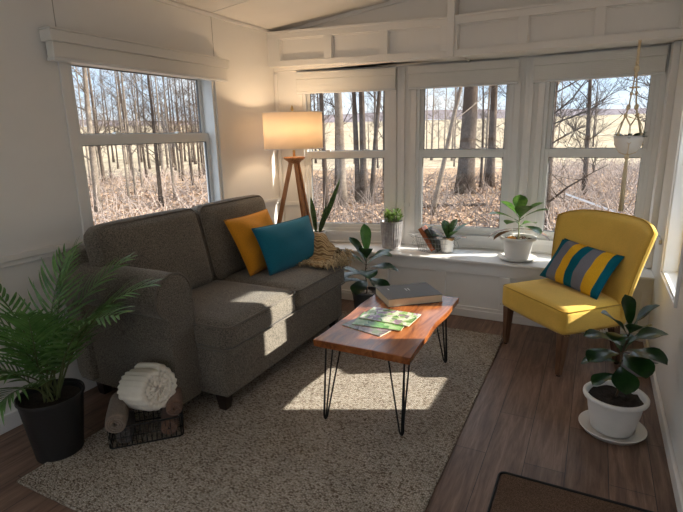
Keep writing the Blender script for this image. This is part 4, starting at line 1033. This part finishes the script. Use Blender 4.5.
# trees --------------------------------------------------------------
def make_tree(name, h, r, seed, nb=16, lean=0, mat=None, spread=.8, low=.3, sub=3, thick=1.0, curve=.02):
    rnd = random.Random(seed); e = empty(name); bm = B(); pts = []; p = V((0, 0, -.15)); d = V((lean*math.cos(seed), lean*math.sin(seed), 1)).normalized()
    n = 14
    for k in range(n+1):
        pts.append(p.copy()); d = (d+V((rnd.uniform(-1, 1), rnd.uniform(-1, 1), 0))*curve).normalized(); p = p+d*h/n
    rad = [max(.012, r*(1-.85*(k/n)**1.1)) for k in range(n+1)]; rad[0] = r*1.45; rad[1] = r*1.02
    tube(bm, pts, rad, 9); tr = obj('trunk', bm, mat or M['treebark'], e, smooth=True)
    bm = B()
    def branch(q, dr, L, rr, lvl):
        ps = [q.copy()]; dd = dr.copy(); c = q.copy(); m = 5
        for k in range(m):
            dd = (dd+V((rnd.uniform(-1, 1), rnd.uniform(-1, 1), rnd.uniform(-.4, .7)))*.22).normalized(); c = c+dd*L/m; ps.append(c.copy())
        tube(bm, ps, [max(.004, rr*(1-.8*k/m)) for k in range(m+1)], 4 if lvl else 5, caps=False)
        if lvl < 2:
            for k in range(sub+(1 if lvl == 0 else 0)):
                i = rnd.randint(1, m-1); ax = V((rnd.uniform(-1, 1), rnd.uniform(-1, 1), rnd.uniform(-.3, .9)))
                branch(ps[i], (dd*.6+ax).normalized(), L*rnd.uniform(.35, .6), max(.004, rr*.45), lvl+1)
    for k in range(nb):
        t = low+(1-low)*(k+rnd.random())/nb; i = min(n-1, int(t*n)); q = pts[i].lerp(pts[i+1], t*n-i); a = rnd.uniform(0, 2*PI)
        dr = V((math.cos(a)*spread, math.sin(a)*spread, rnd.uniform(.2, .9))).normalized(); branch(q, dr, h*rnd.uniform(.12, .26)*(1.15-t*.6), max(.01, rad[i]*.32*thick), 0)
    obj('branches', bm, mat or M['treebark'], e, smooth=True)
    return e
def put(e, px, dist, s=1, rz=0, label=None, group=None, cat='tree'):
    e.location = at(px, dist); e.scale = (s, s, s); e.rotation_euler.z = rz; tag(e, label, cat, group)
# individually recognisable trees
put(make_tree('tree', 13, .30, 5, nb=14, low=.35), 467, 18.5, label='thickest dark tree trunk seen through the middle bay window')
put(make_tree('tree', 12, .17, 6, nb=12, low=.4), 492, 21, label='dark trunk just right of the thickest tree behind the middle bay window')
put(make_tree('tree', 12, .15, 7, nb=12, low=.4, mat=M['palebark']), 341, 15.5, label='pale straight trunk standing left of centre in the bay window by the lamp')
put(make_tree('tree', 10, .07, 8, nb=10, low=.35), 324, 13, label='thin dark trunk at the left side of the bay window by the lamp')
for px, r, nm in ((357, .09, 'leftmost'), (363, .12, 'middle'), (371, .08, 'rightmost')):
    put(make_tree('tree', 10, r, int(px), nb=9, low=.3, lean=.06), px, 16, label='%s of three dark trunks growing close together behind the bay window by the lamp' % nm)
put(make_tree('tree', 9, .12, 31, nb=8, low=.3, mat=M['palebark'], lean=.0), 512, 12.5, rz=0, label='leaning pale trunk at the right side of the middle bay window')
put(make_tree('tree', 8, .07, 32, nb=8, low=.3, mat=M['palebark']), 434, 13.5, label='slanting pale young tree at the left side of the middle bay window')
put(make_tree('tree', 11, .13, 33, nb=9, low=.4), 416, 17, label='dark trunk at the left edge of the middle bay window')
# slant the leaning ones
for o in col.objects:
    l = o.get('label', '')
    if l.startswith('leaning pale'): o.rotation_euler = (0, .30, 0)
    if l.startswith('slanting pale'): o.rotation_euler = (0, .22, 0)
put(make_tree('tree', 6.5, .10, 41, nb=40, low=.12, spread=1.3, sub=6, thick=.85), 552, 11.5, label='low spreading branchy tree at the left side of the right bay window')
put(make_tree('tree', 8, .09, 43, nb=34, low=.12, spread=1.4, sub=6, thick=.8), 590, 19, label='branchy tree behind the centre of the right bay window')
put(make_tree('tree', 7.5, .08, 42, nb=26, low=.2, spread=1.2, sub=4), 660, 17, label='branchy young tree at the right edge of the right bay window')
# woods: prototypes copied
rnd = random.Random(77)
protos = [make_tree('tree', rnd.uniform(9, 14), rnd.uniform(.05, .13), 100+k, nb=18, low=.2, mat=M['palebark'] if k % 3 == 0 else M['treebark'], sub=4, thick=1.0) for k in range(7)]
groups = [((300, 400), 16, 'bare trees behind the bay window by the lamp', 'slender bare tree in the woods behind the bay window nearest the lamp', (20, 48)),
          ((408, 522), 20, 'bare trees behind the middle bay window', 'slender bare tree in the woods behind the middle bay window', (20, 48)),
          ((60, 222), 62, 'bare trees behind the left wall window', 'bare woodland tree seen through the left wall window above the sofa', (15, 48)),
          ((545, 600), 4, 'bare trees behind the right bay window', 'small distant bare tree behind the right bay window', (45, 80))]
used = set()
for (p0, p1), n, grp, lab, (d0, d1) in groups:
    for k in range(n):
        i = rnd.randrange(len(protos)); src = protos[i]
        if i in used: c = copy_tree(src)
        else: c = src; used.add(i)
        dist = d0+(d1-d0)*rnd.random()**.9
        put(c, rnd.uniform(p0, p1), dist, rnd.uniform(.5, .85), rnd.uniform(0, 6.28), lab, grp)
for i, s in enumerate(protos):
    if i not in used: put(s, 150, 50, 1, 0, groups[2][3], groups[2][2])
# brush, litter, logs
def brush(name, pxr, dr, n, hmax, mat, seed, label, rr=.010):
    rnd = random.Random(seed); bm = B()
    for k in range(n):
        c = at(rnd.uniform(*pxr), dr[0]+(dr[1]-dr[0])*rnd.random()); a = rnd.uniform(0, 2*PI); L = hmax*rnd.uniform(.4, 1); out = rnd.uniform(.2, 2.6)
        d = V((math.cos(a)*out, math.sin(a)*out, 1)).normalized(); p = c-V((0, 0, .05)); ps = [p]; m = 4
        for i in range(m):
            d = (d+V((rnd.uniform(-.3, .3), rnd.uniform(-.3, .3), -.16*out))).normalized(); p = p+d*L/m; ps.append(p)
        R_ = rr*rnd.uniform(.6, 1.5)*(1+.03*c.length)
        tube(bm, ps, [R_*(1-.7*i/m) for i in range(m+1)], 3, caps=False)
    o = obj(name, bm, mat); tag(o, label, 'brush', kind='stuff'); return o
brush('brush', (300, 400), (9, 26), 1500, 1.2, M['twig'], 1, 'tangle of bare brown brush behind the bay window nearest the lamp')
brush('brush', (405, 525), (10, 27), 1400, .9, M['twig'], 2, 'tangle of bare brown brush behind the middle bay window')
brush('brush', (530, 665), (8.5, 34), 3000, 1.35, M['twigpale'], 3, 'pinkish dry brush and brambles behind the right bay window')
brush('brush', (55, 225), (8, 34), 2600, 1.2, M['twigpale'], 4, 'pale dry brush filling the wood behind the left wall window')
bm = B(); rnd = random.Random(12)
for k in range(26000):
    a = math.radians(rnd.uniform(-26, 52)); v = FW*math.cos(a)-RI*math.sin(a); v.z = 0; v.normalize(); d = 5.3+18*rnd.random()**1.2
    c = v*d; c.z = GZ+.02+rnd.random()*.03; s = rnd.uniform(.04, .09); q = Matrix.Rotation(rnd.uniform(0, 6.3), 3, 'Z') @ Matrix.Rotation(rnd.uniform(-.8, .8), 3, 'X') @ Matrix.Rotation(rnd.uniform(-.8, .8), 3, 'Y')
    vs = [bm.verts.new(c+q @ V(p)*s) for p in ((-1, 0, 0), (0, -.6, .15), (1, 0, 0), (0, .6, .15))]; bm.faces.new(vs)
o = obj('leaf_litter', bm, M['litter']); tag(o, 'dry fallen leaves covering the ground outside the windows', 'leaves', kind='stuff')
def log(px, dist, L, r, rz, label, mat='treebark', z=.06, tilt=0):
    bm = B(); rnd = random.Random(int(px)); n = 8; pts = [V((-L/2+L*k/n, rnd.uniform(-.04, .04), rnd.uniform(-.02, .02)+tilt*L*k/n)) for k in range(n+1)]
    tube(bm, pts, [r*(1-.4*k/n) for k in range(n+1)], 8)
    for j in range(4):
        q = pts[rnd.randint(1, n-1)]; tube(bm, [q, q+V((rnd.uniform(-.4, .4), rnd.uniform(-.4, .4), rnd.uniform(.1, .35)))], [r*.4, r*.1], 5)
    o = obj('fallen_log', bm, M[mat], smooth=True); p = at(px, dist); o.location = (p.x, p.y, p.z+z); o.rotation_euler.z = rz; tag(o, label, 'log')
log(350, 9.5, 2.2, .045, .2, 'fallen branch on the leaves behind the bay window by the lamp'); log(445, 15, 2.6, .07, .5, 'fallen log at the foot of the thickest tree behind the middle bay window')
log(480, 10.5, 1.5, .04, -.3, 'short fallen branch on the leaves below the thickest tree'); log(575, 11.5, 2.8, .07, .35, 'dark fallen log in the brush behind the yellow chair'); log(620, 13, 2.4, .06, -.2, 'fallen log in the brambles behind the hanging planter tassel')
log(150, 9, 3, .05, 1.2, 'pale fallen branch on the ground outside the left wall window', 'palebark'); log(110, 12, 3.4, .07, .8, 'dark fallen log among the trees outside the left wall window')
for px, dist, L, rz, tl, lab in ((572, 12.5, 1.5, .75, -.30, 'pale plank slanting down into the brush behind the right bay window'), (578, 12.2, 1.5, .1, .02, 'pale plank lying flat on the brush behind the right bay window')):
    bm = B(); box(bm, 0, L, -.05, .05, -.02, .02, Matrix.Rotation(-tl*1.2 if tl < 0 else .0, 4, 'Y')); o = obj('plank', bm, M['pvc']); p = at(px, dist); o.location = (p.x, p.y, p.z+(.75 if tl < 0 else .3)); o.rotation_euler.z = rz-.3; tag(o, lab, 'plank')
# ------------------------------------------------------------------ light
world = bpy.data.worlds.new('sky'); scene.world = world; world.use_nodes = True; nt = world.node_tree; bg = nt.nodes['Background']
tc = nt.nodes.new('ShaderNodeTexCoord'); sep = nt.nodes.new('ShaderNodeSeparateXYZ'); nt.links.new(tc.outputs['Generated'], sep.inputs[0])
rp = nt.nodes.new('ShaderNodeValToRGB'); e_ = rp.color_ramp.elements; e_[0].position = .0; e_[0].color = (.50, .57, .64, 1); e_[1].position = .8; e_[1].color = (1.5, 1.75, 2.1, 1)
for p_, c_ in ((.10, (.40, .52, .66, 1)), (.24, (.36, .50, .70, 1)), (.42, (1.25, 1.4, 1.6, 1))):
    m_ = e_.new(p_); m_.color = c_
nt.links.new(sep.outputs[2], rp.inputs[0])
mp = nt.nodes.new('ShaderNodeMapping'); mp.inputs['Scale'].default_value = (2, 2, 7); nt.links.new(tc.outputs['Generated'], mp.inputs[0])
ns = nt.nodes.new('ShaderNodeTexNoise'); ns.inputs['Scale'].default_value = 1.6; ns.inputs['Detail'].default_value = 5; nt.links.new(mp.outputs[0], ns.inputs['Vector'])
cr = nt.nodes.new('ShaderNodeValToRGB'); cr.color_ramp.elements[0].position = .45; cr.color_ramp.elements[1].position = .65; nt.links.new(ns.outputs['Fac'], cr.inputs[0])
mx = nt.nodes.new('ShaderNodeMix'); mx.data_type = 'RGBA'; nt.links.new(cr.outputs[0], mx.inputs[0]); nt.links.new(rp.outputs[0], mx.inputs[6]); mx.inputs[7].default_value = (.62, .65, .68, 1)
nt.links.new(mx.outputs[2], bg.inputs['Color']); bg.inputs['Strength'].default_value = SKY
sd = bpy.data.lights.new('sun', 'SUN'); sd.energy = SUN; sd.angle = math.radians(.7); sd.color = (1, .93, .82)
so = bpy.data.objects.new('sun', sd); col.objects.link(so); so.rotation_euler = V(SDIR).to_track_quat('-Z', 'Y').to_euler(); so.location = (6, 12, 10)
# round fill lights added behind the camera to brighten the room
def fill_light(x, y, w, label):
    z = ceil_z(x)-.01; e = empty('fill_light', (x, y, z)); tag(e, label, 'fill light', 'added fill lights behind the viewer')
    bm = B(); lathe(bm, [(.15, 0), (.155, -.02), (.15, -.03)], 32, capb=False); obj('light_frame', bm, M['whitepot'], e, smooth=True)
    bm = B(); lathe(bm, [(.145, -.02), (.13, -.05), (.07, -.07), (.002, -.075)], 32, capb=False); obj('diffuser', bm, emit('fill_diffuser', (1, .88, .74, 1), w), e, smooth=True)
if FILL > 0:
    fill_light(-1.9, -.6, FILL, 'round white fill light added behind the viewer, sofa side'); fill_light(-.5, -.6, FILL, 'round white fill light added behind the viewer, right side')
vs = scene.view_settings; vs.view_transform = 'Standard'; vs.look = 'None'; vs.gamma = 1; vs.use_curve_mapping = False; vs.exposure = EXPO
